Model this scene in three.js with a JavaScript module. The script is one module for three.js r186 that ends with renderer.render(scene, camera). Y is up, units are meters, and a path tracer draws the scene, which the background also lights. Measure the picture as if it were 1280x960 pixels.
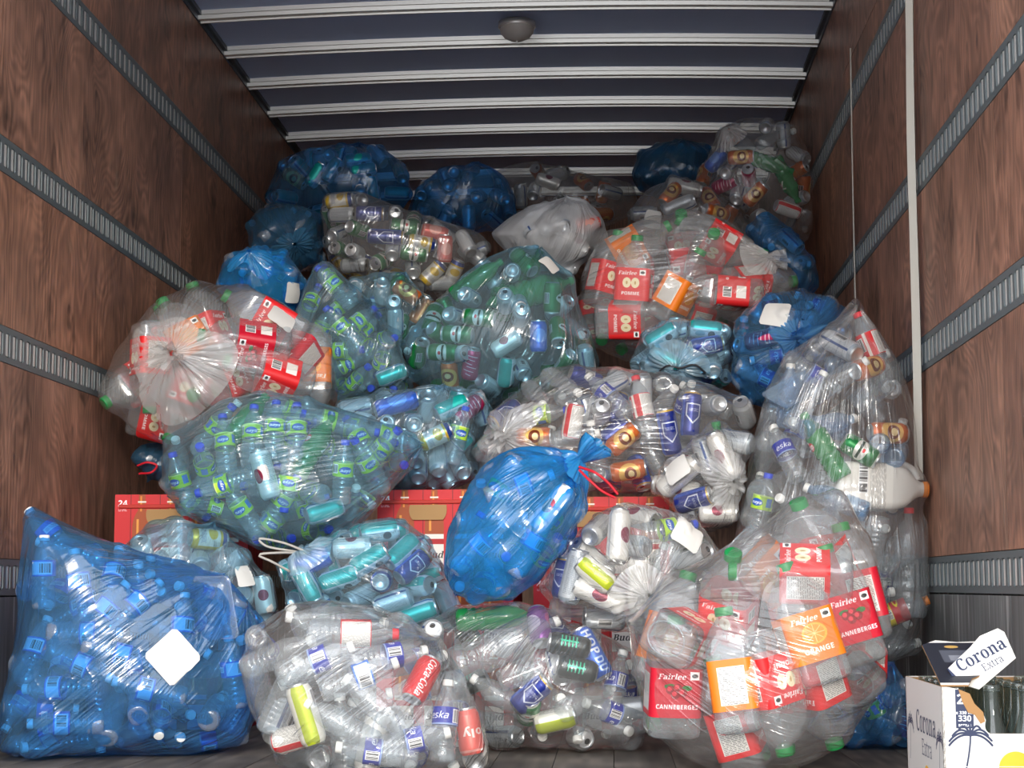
import * as THREE from 'three';
import { mergeGeometries } from 'three/addons/utils/BufferGeometryUtils.js';
import { RoundedBoxGeometry } from 'three/addons/geometries/RoundedBoxGeometry.js';

// ---------------------------------------------------------------- camera, sky, exposure
const W = 1280, H = 960, F = 2200, EYE = new THREE.Vector3(0, 0.42, 0);
const scene = new THREE.Scene();
const camera = new THREE.PerspectiveCamera(2 * Math.atan(H / 2 / F) * 180 / Math.PI, W / H, 0.05, 200);
camera.position.copy(EYE);
camera.rotation.order = 'YXZ';
camera.rotation.set(Math.atan(253 / F), Math.atan(123 / Math.hypot(F, 253)), -0.003);
camera.updateMatrixWorld(true);
const renderer = new THREE.WebGLRenderer({ antialias: true });
renderer.toneMapping = THREE.LinearToneMapping;
renderer.toneMappingExposure = 1.55;
renderer.shadowMap.enabled = true;
{ // overcast sky: one smooth dome, brighter towards the zenith as a cloudy sky is
  const w = 64, h = 32, d = new Float32Array(w * h * 4);
  for (let y = 0; y < h; y++) for (let x = 0; x < w; x++) {
    const e = ((y + 0.5) / h - 0.5) * Math.PI, s = Math.max(0, Math.sin(e)), L = 2.85 * (0.85 + 0.15 * s);
    d.set(e > 0 ? [L * 0.96, L, L * 1.06, 1] : [0.9, 0.9, 0.9, 1], (y * w + x) * 4);
  }
  const sky = new THREE.DataTexture(d, w, h, THREE.RGBAFormat, THREE.FloatType);
  sky.mapping = THREE.EquirectangularReflectionMapping; sky.magFilter = THREE.LinearFilter; sky.needsUpdate = true;
  scene.background = sky; scene.environment = sky;
}
// the sun behind thin cloud: large and soft, behind the photographer
const sun = new THREE.DirectionalLight(0xfff4e6, 1.3);
sun.position.set(1.2, 4.0, 10); sun.target.position.set(0, 0.6, -5); sun.castShadow = true; sun.shadow.radius = 18;
sun.shadow.mapSize.set(2048, 2048);
Object.assign(sun.shadow.camera, { left: -6, right: 6, top: 6, bottom: -6, near: 0.5, far: 40 });
scene.add(sun, sun.target);

// ---------------------------------------------------------------- helpers
const V = (x, y, z) => new THREE.Vector3(x, y, z);
function rng(seed) { let a = seed >>> 0; return () => { a = (a + 0x6D2B79F5) >>> 0; let t = Math.imul(a ^ (a >>> 15), 1 | a); t = (t + Math.imul(t ^ (t >>> 7), 61 | t)) ^ t; return ((t ^ (t >>> 14)) >>> 0) / 4294967296; }; }
const lerp = (a, b, t) => a + (b - a) * t, clamp = (x, a, b) => Math.min(b, Math.max(a, x)), smooth = (a, b, x) => { const t = clamp((x - a) / (b - a), 0, 1); return t * t * (3 - 2 * t); };
const hash = (x, y, s) => { let n = Math.imul(x | 0, 374761393) + Math.imul(y | 0, 668265263) + Math.imul(s | 0, 2147483647 ^ 0x51ab3f); n = Math.imul(n ^ (n >>> 13), 1274126177); return ((n ^ (n >>> 16)) >>> 0) / 4294967296; };
// value noise, periodic in x and y when periods are given
function noise(x, y, px = 1e6, py = 1e6, s = 1) {
  const ix = Math.floor(x), iy = Math.floor(y), fx = x - ix, fy = y - iy, u = fx * fx * (3 - 2 * fx), v = fy * fy * (3 - 2 * fy), m = (a, p) => ((a % p) + p) % p;
  const a = hash(m(ix, px), m(iy, py), s), b = hash(m(ix + 1, px), m(iy, py), s), c = hash(m(ix, px), m(iy + 1, py), s), d = hash(m(ix + 1, px), m(iy + 1, py), s);
  return lerp(lerp(a, b, u), lerp(c, d, u), v);
}
const ray = (u, v) => V((u - W / 2) / F, -(v - H / 2) / F, -1).applyQuaternion(camera.quaternion);
const at = (u, v, depth) => { const r = ray(u, v); return EYE.clone().addScaledVector(r, depth / -r.z); };
const used = {};
function numbered(n) { used[n] = (used[n] ?? -1) + 1; return used[n] ? n + '_' + String(used[n]).padStart(3, '0') : n; }
function shade(o) { o.traverse((m) => { if (m.isMesh) { m.castShadow = true; m.receiveShadow = true; } }); return o; }
function tag(o, label, category, group, kind) { Object.assign(o.userData, { label, category }); if (group) o.userData.group = group; if (kind) o.userData.kind = kind; return o; }
function thing(name, label, category, group) { const g = new THREE.Group(); g.name = numbered(name); scene.add(g); return tag(g, label, category, group); }
function part(name, geo, mat, parent) { const m = new THREE.Mesh(geo, mat); m.name = name; m.castShadow = m.receiveShadow = true; parent?.add(m); return m; }
function structure(name, label) { const g = new THREE.Group(); g.name = name; g.userData = { kind: 'structure', label }; scene.add(g); return g; }
function canvasTex(w, h, draw) { const c = document.createElement('canvas'); c.width = w; c.height = h; draw(c.getContext('2d'), w, h); const t = new THREE.CanvasTexture(c); t.colorSpace = THREE.SRGBColorSpace; t.magFilter = THREE.LinearFilter; return t; }
function dataTex(w, h, fn, srgb = false) {
  const d = new Uint8Array(w * h * 4);
  for (let y = 0; y < h; y++) for (let x = 0; x < w; x++) { const c = fn(x / w, y / h, x, y); const o = (y * w + x) * 4; for (let k = 0; k < 3; k++) d[o + k] = clamp(Array.isArray(c) ? c[k] : c, 0, 1) * 255; d[o + 3] = 255; }
  const t = new THREE.DataTexture(d, w, h); t.wrapS = t.wrapT = THREE.RepeatWrapping; t.magFilter = THREE.LinearFilter; if (srgb) t.colorSpace = THREE.SRGBColorSpace; t.needsUpdate = true; return t;
}
const std = (o) => new THREE.MeshStandardMaterial(o), phys = (o) => new THREE.MeshPhysicalMaterial(o);
const lathe = (pts, seg = 16) => { // v follows the height, so that prints keep their proportions
  const g = new THREE.LatheGeometry(pts.map(([r, y]) => new THREE.Vector2(r, y)), seg, -Math.PI, Math.PI * 2), p = g.attributes.position, ys = pts.map((q) => q[1]), lo = Math.min(...ys), hi = Math.max(...ys);
  for (let i = 0; i < p.count; i++) g.attributes.uv.setY(i, (p.getY(i) - lo) / (hi - lo || 1));
  return g;
};
const tube = (pts, r, seg = 24, rad = 6) => new THREE.TubeGeometry(new THREE.CatmullRomCurve3(pts), seg, r, rad);
function box(x0, x1, y0, y1, z0, z1) { const g = new THREE.BoxGeometry(x1 - x0, y1 - y0, z1 - z0); g.translate((x0 + x1) / 2, (y0 + y1) / 2, (z0 + z1) / 2); return g; }

// ---------------------------------------------------------------- the truck body
const XL = -1.583, XR = 0.868, YC = 2.61, ZR = -2.4, ZF = -10, CROWN = 0.025;
const wood = (seed, tone) => dataTex(1024, 1024, (u, v) => { // rotary-cut plywood: wandering grain, streaks, scuffs
  const wx = noise(u * 5, v * 3, 5, 3, seed), wy = noise(u * 11, v * 6, 11, 6, seed + 2), wz = noise(u * 24, v * 15, 24, 15, seed + 1);
  const f = u * 5 + wx * 3.4 + wy * 1.3 + wz * 0.35, rings = Math.sin(f * Math.PI * 8), fine = noise(u * 220 + wx * 9, v * 16, 1e6, 16, seed + 3), blotch = noise(u * 6, v * 5, 6, 5, seed + 4), blotch2 = noise(u * 15, v * 9, 15, 9, seed + 5);
  let k = 0.82 + 0.075 * rings * (0.3 + wy) + 0.15 * (fine - 0.5) + 0.2 * (blotch - 0.5) + 0.16 * (blotch2 - 0.5) + 0.14 * (noise(u * 44, v * 30, 44, 30, seed + 12) - 0.5);
  const dark = smooth(0.8, 0.9, noise(u * 22, v * 9, 22, 9, seed + 6)); k *= 1 - 0.38 * dark * noise(u * 70, v * 50, 70, 50, seed + 8);
  const pale = smooth(0.83, 0.93, noise(u * 16, v * 6, 16, 6, seed + 7)) * smooth(0.45, 0.8, noise(u * 90, v * 30, 90, 30, seed + 9)) * 0.45;
  return tone.map((c, i) => lerp(c * k, [0.72, 0.62, 0.52][i], pale));
}, true);
const woodBump = dataTex(512, 512, (u, v) => 0.5 + 0.3 * Math.sin((u * 14 + noise(u * 5, v * 3, 5, 3, 11) * 8) * 6.283) + 0.4 * (noise(u * 200, v * 14, 200, 14, 12) - 0.5));
const plyMats = [wood(11, [0.80, 0.59, 0.485]), wood(31, [0.81, 0.585, 0.465]), wood(53, [0.77, 0.56, 0.46])].map((map) => phys({ map, bumpMap: woodBump, bumpScale: 0.0012, roughness: 0.5, specularIntensity: 0.7 }));
const steelTex = dataTex(512, 512, (u, v) => { const s = noise(u * 90, v * 6, 90, 6, 3), b = noise(u * 7, v * 7, 7, 7, 4), sc = smooth(0.78, 0.9, noise(u * 60, v * 5, 60, 5, 5)) * 0.25; const k = 0.52 + 0.12 * (s - 0.5) + 0.14 * (b - 0.5) + sc; return [k * 0.98, k * 1.0, k * 0.99]; }, true);
const M = {
  kick: std({ map: steelTex, metalness: 0.35, roughness: 0.55 }),
  rail: std({ color: 0x7d8586, metalness: 0.4, roughness: 0.5 }),
  railBack: std({ color: 0xf2f1ea, metalness: 0.5, roughness: 0.4 }),
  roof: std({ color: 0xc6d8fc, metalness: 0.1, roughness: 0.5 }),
  bow: std({ color: 0xf0eee8, metalness: 0.7, roughness: 0.36 }),
  trim: std({ color: 0x6a737a, metalness: 0.5, roughness: 0.5 }),
  asphalt: std({ map: dataTex(256, 256, (u, v) => { const k = 0.6 + 0.16 * (noise(u * 120, v * 120, 120, 120, 2) - 0.5) + 0.1 * (noise(u * 6, v * 6, 6, 6, 8) - 0.5); return [k, k, k]; }, true), roughness: 0.95 }),
};
function uvMetres(g, scale, ox = 0, oy = 0) { // box-projected uv, grain upright
  const p = g.attributes.position, n = g.attributes.normal, uv = g.attributes.uv;
  for (let i = 0; i < p.count; i++) {
    const ax = Math.abs(n.getX(i)), ay = Math.abs(n.getY(i)), az = Math.abs(n.getZ(i));
    const [a, b] = ax >= ay && ax >= az ? [p.getZ(i), p.getY(i)] : ay >= az ? [p.getX(i), p.getZ(i)] : [p.getX(i), p.getY(i)];
    uv.setXY(i, a / scale + ox, b / scale + oy);
  }
  return g;
}
const RAILS = [0.4475, 1.055, 1.552, 2.135], RH = 0.047;
function wallSide(name, label, x, out) { // out: +1 when the outside is at larger x
  const g = structure(name, label), r = rng(out > 0 ? 5 : 9), t = 0.014;
  part('wall_core', uvMetres(box(...(out > 0 ? [x + t + 0.03, x + t + 0.08] : [x - t - 0.08, x - t - 0.03]), -0.05, YC + 0.1, ZF, ZR), 2), M.kick, g);
  const rows = [[0, RAILS[0] - RH - 0.004], ...RAILS.map((y, i) => [y + RH + 0.002, i < 3 ? RAILS[i + 1] - RH - 0.002 : YC + 0.02])];
  const joints = [ZR, -3.91, -6.35, -8.79, ZF];
  rows.forEach(([y0, y1], k) => {
    for (let j = 0; j < 4; j++) {
      const cuts = k === 4 && out > 0 && j < 2 ? [[y0, 2.279], [2.283, y1]] : [[y0, y1]];
      for (const [a, b] of cuts) {
        const xs = out > 0 ? [x, x + t] : [x - t, x];
        const b0 = box(...xs, a, b, joints[j + 1] + 0.002, joints[j] - 0.002);
        part(k === 0 ? 'kick_plate' : 'plywood_panel', uvMetres(b0, k === 0 ? 1.1 : 1.25, r() * 3, r() * 3), k === 0 ? M.kick : plyMats[Math.floor(r() * 3)], g);
      }
    }
  });
  return g;
}
wallSide('wall_left', 'plywood side wall beside the large blue bag of water bottles', XL, -1);
wallSide('wall_right', 'plywood side wall behind the hanging white strap', XR, 1);
{ // slotted cargo tracks let into both walls
  const P = 0.055, N = 20, L = P * N, sh = new THREE.Shape();
  sh.moveTo(-L / 2, -RH); sh.lineTo(L / 2, -RH); sh.lineTo(L / 2, RH); sh.lineTo(-L / 2, RH); sh.closePath();
  for (let i = 0; i < N; i++) { const cx = -L / 2 + (i + 0.5) * P, hw = 0.0175, hh = 0.032, h = new THREE.Path(); h.moveTo(cx - hw, -hh + 0.006); h.quadraticCurveTo(cx - hw, -hh, cx, -hh); h.quadraticCurveTo(cx + hw, -hh, cx + hw, -hh + 0.006); h.lineTo(cx + hw, hh - 0.006); h.quadraticCurveTo(cx + hw, hh, cx, hh); h.quadraticCurveTo(cx - hw, hh, cx - hw, hh - 0.006); h.closePath(); sh.holes.push(h); }
  const plate = new THREE.ExtrudeGeometry(sh, { depth: 0.004, bevelEnabled: false, curveSegments: 3 });
  const backG = box(-L / 2, L / 2, -RH, RH, -0.034, -0.028);
  // rounded light bar pressed into each slot
  const barG = new THREE.CylinderGeometry(0.0155, 0.0155, 0.058, 8, 1, false, -Math.PI / 2, Math.PI); barG.scale(1, 1, 0.7);
  const sides = [[XL, 1, 'left', 'beside the large blue bag of water bottles'], [XR, -1, 'right', 'behind the hanging white strap']], order = ['lowest', 'second lowest', 'second highest', 'highest'];
  for (const [x, s, side, near] of sides) RAILS.forEach((y, k) => {
    const t = thing('cargo_track', `${order[k]} slotted steel cargo track along the ${side} wall`, 'track', 'slotted cargo tracks on the walls');
    t.position.set(x, y, 0);
    for (let j = 0; ZR - j * L - L / 2 > ZF - L / 2; j++) {
      const sec = part('track_section', plate, M.rail, t); sec.rotation.y = s * Math.PI / 2; sec.position.set(s * -0.003, 0, ZR - (j + 0.5) * L);
      const bk = part('track_backing', backG, M.rail, sec);
      if (j < 5) for (let i = 0; i < N; i++) part('slot_liner', barG, M.railBack, sec).position.set(-L / 2 + (i + 0.5) * P, 0, -0.0075);
    }
  });
}
const crown = (x) => CROWN * (1 - ((x - (XL + XR) / 2) / ((XR - XL) / 2)) ** 2);
function sweepX(profile, x0, x1, n = 28) { // profile of [y, z] swept across the roof, following its crown
  const pos = [], idx = [], m = profile.length, out = [];
  for (let k = 0; k < m; k++) { // each strip of the profile gets its own corners so that its edges stay sharp
    const a = profile[k], b = profile[(k + 1) % m], base = pos.length / 3;
    for (let i = 0; i <= n; i++) { const x = lerp(x0, x1, i / n), c = crown(x); pos.push(x, a[0] + c, a[1], x, b[0] + c, b[1]); }
    for (let i = 0; i < n; i++) { const o = base + i * 2; idx.push(o, o + 1, o + 2, o + 1, o + 3, o + 2); }
  }
  const g = new THREE.BufferGeometry(); g.setAttribute('position', new THREE.Float32BufferAttribute(pos, 3)); g.setIndex(idx); g.computeVertexNormals();
  g.setAttribute('uv', new THREE.Float32BufferAttribute(new Float32Array(pos.length / 3 * 2), 2)); return g;
}
{
  const c = structure('ceiling', 'crowned metal roof of the truck body with bright roof bows');
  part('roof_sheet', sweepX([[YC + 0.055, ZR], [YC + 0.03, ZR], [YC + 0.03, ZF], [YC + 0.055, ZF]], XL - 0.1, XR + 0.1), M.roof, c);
  for (let k = -9; k < 8; k++) {
    const z = -(6.60 + 0.4625 * k); if (z < ZF + 0.1 || z > ZR) continue;
    const y = YC + 0.03, n = z + 0.072; // near face first (towards the doors): upper face, ledge, lower face, underside, far lip
    part('roof_bow', sweepX([[y, n], [y - 0.0155, n - 0.0035], [y - 0.016, n - 0.011], [y - 0.0185, n - 0.011], [y - 0.0185, n - 0.0045], [y - 0.033, n - 0.008], [y - 0.0345, n - 0.013], [y - 0.029, n - 0.05], [y - 0.035, n - 0.052], [y - 0.035, n - 0.058], [y, n - 0.058]].reverse(), XL + 0.004, XR - 0.004), M.bow, c);
  }
  for (const [i, x, s] of [[1, XL, 1], [2, XR, -1]]) { const t = structure('trim_' + i, 'dark angle trim where side wall meets roof'); part('angle_trim', mergeGeometries([box(Math.min(x, x + s * 0.02), Math.max(x, x + s * 0.02), YC + 0.012, YC + 0.03, ZF, ZR), box(Math.min(x, x + s * 0.006), Math.max(x, x + s * 0.006), YC - 0.006, YC + 0.012, ZF, ZR)]), M.trim, t); }
  const fl = structure('floor', 'worn dark wooden plank floor of the truck'), r = rng(3);
  const fm = [21, 22, 23].map((s) => std({ roughness: 0.8, map: dataTex(256, 512, (u, v) => { const k = 0.4 + 0.14 * (noise(u * 60, v * 8, 60, 8, s) - 0.5) + 0.16 * (noise(u * 6, v * 9, 6, 9, s + 4) - 0.5); return [k * 1.0, k * 0.93, k * 0.86]; }, true) }));
  for (let i = 0; i < 17; i++) { const w = (XR - XL) / 17, x0 = XL + i * w; part('floor_plank', uvMetres(box(x0 + 0.001, x0 + w - 0.001, -0.04, -0.0008 * r(), ZF, ZR), 1, r(), r()), fm[i % 3], fl); }
  part('floor_bed', box(XL - 0.06, XR + 0.06, -0.1, -0.041, ZF, ZR), M.kick, fl);
  const fw = structure('wall_front', 'front bulkhead of the truck body behind the pile'); part('bulkhead_panel', uvMetres(box(XL - 0.06, XR + 0.06, -0.05, YC + 0.1, ZF - 0.05, ZF), 1.25), plyMats[0], fw);
  const gr = structure('ground', 'asphalt yard behind the truck'); const g = new THREE.PlaneGeometry(80, 80); g.rotateX(-Math.PI / 2); g.translate(0, -1.1, 0); uvMetres(g, 2); part('asphalt', g, M.asphalt, gr);
}
{ // dome lamp under the roof, unlit
  const t = thing('dome_lamp', 'round unlit dome lamp under the roof bows', 'lamp'); t.position.copy(at(646, 4, 6.68)); t.position.y = YC - 0.015;
  part('lamp_base', lathe([[0, 0.02], [0.072, 0.02], [0.074, 0.0], [0.068, -0.004]], 24), M.bow, t);
  part('lens', lathe([[0.068, -0.003], [0.064, -0.022], [0.05, -0.04], [0.026, -0.052], [0, -0.056]], 24), phys({ color: 0xd8d2cc, roughness: 0.35, transmission: 0.4 }), t);
  part('finial', new THREE.SphereGeometry(0.005, 8, 6).translate(0, -0.057, 0), M.bow, t);
}
function onWall(u, v, x) { const r = ray(u, v); return EYE.clone().addScaledVector(r, x / r.x); }
function ribbon(pts, w, th) { // flat webbing that hangs in front of the wall: width runs along the wall
  const c = new THREE.CatmullRomCurve3(pts), n = 40, pos = [], idx = [];
  for (let i = 0; i <= n; i++) { const p = c.getPoint(i / n), tw = 1.45 - 0.55 * (1 - i / n) + 0.12 * Math.sin(i * 0.5); for (const [a, b] of [[-1, -1], [1, -1], [1, 1], [-1, 1]]) pos.push(p.x + b * th / 2 + a * w / 2 * Math.sin(tw), p.y, p.z + a * w / 2 * Math.cos(tw)); }
  for (let i = 0; i < n; i++) for (let k = 0; k < 4; k++) { const a = i * 4 + k, b = i * 4 + (k + 1) % 4; idx.push(a, b, a + 4, b, b + 4, a + 4); }
  const g = new THREE.BufferGeometry(); g.setAttribute('position', new THREE.Float32BufferAttribute(pos, 3)); g.setIndex(idx); g.computeVertexNormals(); return g;
}
const strapMat = std({ color: 0xd9d4c6, roughness: 0.8 });
scene.add(tag(part(numbered('webbing_strap'), ribbon([onWall(1136, -60, XR - 0.024), onWall(1137, 30, XR - 0.024), onWall(1139, 180, XR - 0.024), onWall(1143, 320, XR - 0.024), onWall(1146, 430, XR - 0.024), onWall(1149, 600, XR - 0.024)], 0.021, 0.003), strapMat), 'white webbing strap hanging down the plywood wall', 'strap'));
scene.add(tag(part(numbered('thin_cord'), tube([onWall(1063, 60, XR - 0.015), onWall(1065, 180, XR - 0.012), onWall(1067, 280, XR - 0.012), onWall(1070, 420, XR - 0.012)], 0.003, 30, 5), strapMat), 'thin white cord hanging down the wall beyond the strap', 'cord'));

// ---------------------------------------------------------------- items: prints
const txt = (c, s, x, y, size, color, font = 'bold', rot = 0, fam = 'sans-serif') => { c.save(); c.translate(x, y); c.rotate(rot); c.fillStyle = color; c.font = `${font} ${size}px ${fam}`; c.textAlign = 'center'; c.textBaseline = 'middle'; c.fillText(s, 0, 0); c.restore(); };
const fill = (c, col, x, y, w, h) => { c.fillStyle = col; c.fillRect(x, y, w, h); };
const bars = (c, x, y, w, h) => { fill(c, '#fff', x, y, w, h); const r = rng(x * 7 + y); for (let i = x + 3; i < x + w - 3; i += 2 + r() * 3) fill(c, '#222', i, y + 3, 1 + r() * 1.5, h - 6); };
const smallPrint = (c, x, y, w, h, col = '#555', bg = '#f2f0ea') => { fill(c, bg, x, y, w, h); const r = rng(x + y * 3); for (let j = y + 4; j < y + h - 3; j += 5) for (let i = x + 3; i < x + w - 6;) { const l = 4 + r() * 14; fill(c, col, i, j, Math.min(l, x + w - 3 - i), 1.6); i += l + 3; } };
const oval = (c, col, x, y, a, b) => { c.fillStyle = col; c.beginPath(); c.ellipse(x, y, a, b, 0, 0, 7); c.fill(); };
const PRINT = {
  eska: canvasTex(256, 64, (c) => { fill(c, '#1d2fa0', 0, 0, 256, 64); for (const x of [64, 192]) txt(c, 'eska', x, 30, 34, '#fff', 'italic'); bars(c, 112, 6, 30, 50); fill(c, '#8fa6d8', 0, 58, 256, 6); }),
  lime: canvasTex(256, 64, (c) => { fill(c, '#b5dd3c', 0, 0, 256, 64); fill(c, '#d8ee86', 0, 0, 256, 5); for (const x of [24, 128, 232]) { oval(c, '#1d55b8', x, 34, 26, 17); txt(c, 'naya', x, 34, 19, '#fff', 'bold italic'); } bars(c, 66, 8, 30, 42); fill(c, '#3d7fd0', 168, 10, 26, 40); }),
  pale: canvasTex(256, 64, (c) => { fill(c, '#2f6fd0', 0, 0, 256, 64); fill(c, '#dfeaf5', 90, 6, 90, 52); bars(c, 130, 10, 44, 44); fill(c, '#dfeaf5', 0, 20, 80, 24); fill(c, '#16388c', 200, 0, 30, 64); smallPrint(c, 4, 22, 72, 20, '#16388c', '#dfeaf5'); }),
  seven: canvasTex(256, 96, (c) => { fill(c, '#0c7a3c', 0, 0, 256, 96); for (const x of [70, 190]) { txt(c, '7', x - 18, 46, 70, '#e9f4e6', 'bold italic'); oval(c, '#d22a2a', x + 12, 44, 18, 18); txt(c, 'up', x + 12, 43, 26, '#fff', 'bold'); } }),
  cola: canvasTex(256, 192, (c) => { fill(c, '#d8171f', 0, 0, 256, 192); txt(c, 'Coca-Cola', 128, 96, 36, '#fff', 'italic bold', -Math.PI / 2 + Math.PI, 'serif'); bars(c, 10, 30, 34, 60); smallPrint(c, 208, 20, 40, 150, '#fff', '#d8171f'); }),
  redWhite: canvasTex(256, 192, (c) => { fill(c, '#d11e26', 0, 0, 256, 192); smallPrint(c, 120, 6, 90, 180); bars(c, 20, 30, 60, 110); fill(c, '#e9e4dc', 84, 0, 12, 192); }),
  teal: canvasTex(256, 192, (c) => { fill(c, '#dfe7ea', 0, 0, 256, 192); fill(c, '#12b3a8', 84, 0, 64, 192); fill(c, '#12b3a8', 216, 0, 40, 192); fill(c, '#2a6fae', 60, 0, 12, 192); smallPrint(c, 152, 10, 16, 170, '#5b6770', '#dfe7ea'); oval(c, '#3c4750', 172, 60, 16, 22); oval(c, '#8fb8c4', 172, 130, 14, 30); }),
  silver: canvasTex(256, 192, (c) => { fill(c, '#c9ced2', 0, 0, 256, 192); fill(c, '#e7eaec', 30, 0, 60, 192); smallPrint(c, 108, 14, 44, 150, '#6d7885', '#c9ced2'); fill(c, '#37538c', 164, 0, 10, 192); bars(c, 190, 60, 36, 70); fill(c, '#9aa4ad', 0, 176, 256, 16); }),
  green: canvasTex(256, 192, (c) => { fill(c, '#157a3d', 0, 0, 256, 192); oval(c, '#f0efe6', 128, 96, 54, 34); oval(c, '#cf2228', 128, 82, 9, 9); fill(c, '#173a22', 84, 94, 88, 14); fill(c, '#d8e4d6', 0, 0, 256, 8); bars(c, 216, 60, 30, 70); }),
  navy: canvasTex(256, 192, (c) => { fill(c, '#1d2f86', 0, 0, 256, 192); fill(c, '#2f57c4', 40, 0, 50, 192); c.strokeStyle = '#d9dfee'; c.lineWidth = 6; c.beginPath(); c.moveTo(100, 54); c.lineTo(160, 54); c.lineTo(160, 104); c.lineTo(130, 138); c.lineTo(100, 104); c.closePath(); c.stroke(); smallPrint(c, 108, 70, 46, 22, '#e9edf6', '#1d2f86'); fill(c, '#c9a54a', 0, 0, 256, 8); bars(c, 200, 60, 30, 60); }),
  yellow: canvasTex(256, 192, (c) => { fill(c, '#f2f0e4', 0, 0, 256, 192); fill(c, '#b9c832', 112, 0, 50, 192); smallPrint(c, 20, 10, 64, 170); bars(c, 176, 20, 30, 60); txt(c, 'o', 220, 150, 40, '#222'); }),
  gold: canvasTex(256, 192, (c) => { fill(c, '#d9b73e', 0, 0, 256, 192); fill(c, '#27408c', 0, 0, 256, 26); fill(c, '#e7e4d8', 60, 40, 120, 120); oval(c, '#d9b73e', 120, 80, 30, 26); smallPrint(c, 70, 116, 100, 36, '#27408c', '#e7e4d8'); }),
  pink: canvasTex(256, 192, (c) => { fill(c, '#e8695f', 0, 0, 256, 192); txt(c, 'poly', 128, 100, 50, '#fbe3dc', 'bold', Math.PI); fill(c, '#f2a79c', 0, 170, 256, 10); bars(c, 14, 60, 40, 60); }),
  berry: canvasTex(256, 192, (c) => { fill(c, '#b02058', 0, 0, 256, 192); for (let i = 0; i < 6; i++) { c.strokeStyle = '#f7dbe4'; c.lineWidth = 5; c.beginPath(); c.moveTo(96 + (i % 2) * 14, 30 + i * 24); c.lineTo(160 - (i % 3) * 12, 40 + i * 24); c.stroke(); } smallPrint(c, 190, 20, 50, 150, '#f0c4d2', '#b02058'); }),
  orange: canvasTex(256, 192, (c) => { fill(c, '#d0692c', 0, 0, 256, 192); oval(c, '#f1c06a', 128, 90, 50, 60); oval(c, '#7a3414', 128, 84, 30, 34); oval(c, '#f4dca4', 128, 80, 16, 18); smallPrint(c, 20, 20, 44, 150, '#f1c06a', '#d0692c'); bars(c, 210, 60, 30, 60); }),
  black: canvasTex(256, 192, (c) => { fill(c, '#26302f', 0, 0, 256, 192); for (let i = 0; i < 5; i++) { fill(c, '#3fc9a0', 108, 50 + i * 18, 44, 6); } fill(c, '#3fc9a0', 126, 46, 6, 90); fill(c, '#4a5a56', 20, 0, 26, 192); smallPrint(c, 190, 20, 50, 150, '#889', '#26302f'); }),
  white: canvasTex(256, 192, (c) => { fill(c, '#eceae4', 0, 0, 256, 192); oval(c, '#8a2b45', 100, 96, 22, 30); smallPrint(c, 134, 16, 46, 156, '#777', '#eceae4'); fill(c, '#b9bcc0', 30, 0, 8, 192); smallPrint(c, 196, 14, 52, 160); }),
  blue: canvasTex(256, 192, (c) => { fill(c, '#2f62c8', 0, 0, 256, 192); txt(c, 'HOP', 128, 60, 50, '#e9f0fb', 'bold', Math.PI / 2); txt(c, 'DU', 128, 150, 46, '#bcd3f4', 'bold', Math.PI / 2); fill(c, '#bcd3f4', 30, 0, 12, 192); }),
  azure: canvasTex(256, 192, (c) => { fill(c, '#2f62c8', 0, 0, 256, 192); fill(c, '#bcd3f4', 30, 0, 12, 192); oval(c, '#6f9be6', 128, 90, 34, 44); smallPrint(c, 190, 20, 50, 150, '#bcd3f4', '#2f62c8'); }),
  coral: canvasTex(256, 192, (c) => { fill(c, '#dd6a60', 0, 0, 256, 192); oval(c, '#f0b0a4', 128, 96, 30, 46); fill(c, '#f2a79c', 0, 170, 256, 10); bars(c, 14, 60, 40, 60); }),
  purple: canvasTex(256, 192, (c) => { fill(c, '#7d3f8e', 0, 0, 256, 192); oval(c, '#d8c6e2', 90, 100, 40, 50); oval(c, '#c14f8a', 190, 70, 40, 40); }),
  redYellow: canvasTex(256, 192, (c) => { fill(c, '#c81f2a', 0, 0, 256, 192); fill(c, '#e9d534', 0, 120, 256, 46); oval(c, '#e9d534', 60, 76, 34, 22); oval(c, '#c81f2a', 60, 76, 22, 12); smallPrint(c, 150, 50, 90, 50, '#f6e9a0', '#c81f2a'); bars(c, 96, 124, 34, 36); smallPrint(c, 150, 124, 90, 38, '#3b5a20', '#e9d534'); }),
};
const jugPrint = (base, name, fruit) => canvasTex(512, 144, (c) => {
  fill(c, base, 0, 0, 512, 144);
  const front = (x) => { txt(c, 'Fairlee', x - 18, 24, 22, '#fff', 'bold italic', 0, 'serif'); fruit(c, x); txt(c, name, x, 112, name.length > 8 ? 17 : 21, '#fff', 'bold'); fill(c, '#fff', x + 34, 8, 26, 24); oval(c, '#333', x + 47, 20, 9, 6); };
  front(256); fill(c, base, 0, 0, 60, 144); txt(c, name, 20, 100, 15, '#fff', 'bold'); fruit(c, 18);
  smallPrint(c, 92, 20, 74, 108); bars(c, 352, 24, 44, 40); fill(c, '#f3efe8', 352, 84, 52, 44); txt(c, 'o', 430, 40, 22, '#fff'); fill(c, '#fff', 440, 90, 34, 34); oval(c, '#333', 457, 107, 11, 8);
});
PRINT.jugOrange = jugPrint('#ef7f1b', 'ORANGE', (c, x) => { oval(c, '#f9b43c', x, 66, 36, 30); oval(c, '#f3982a', x, 66, 30, 25); c.strokeStyle = '#fbd58a'; c.lineWidth = 2; for (let i = 0; i < 8; i++) { c.beginPath(); c.moveTo(x, 66); c.lineTo(x + 30 * Math.cos(i * 0.785), 66 + 25 * Math.sin(i * 0.785)); c.stroke(); } });
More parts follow.
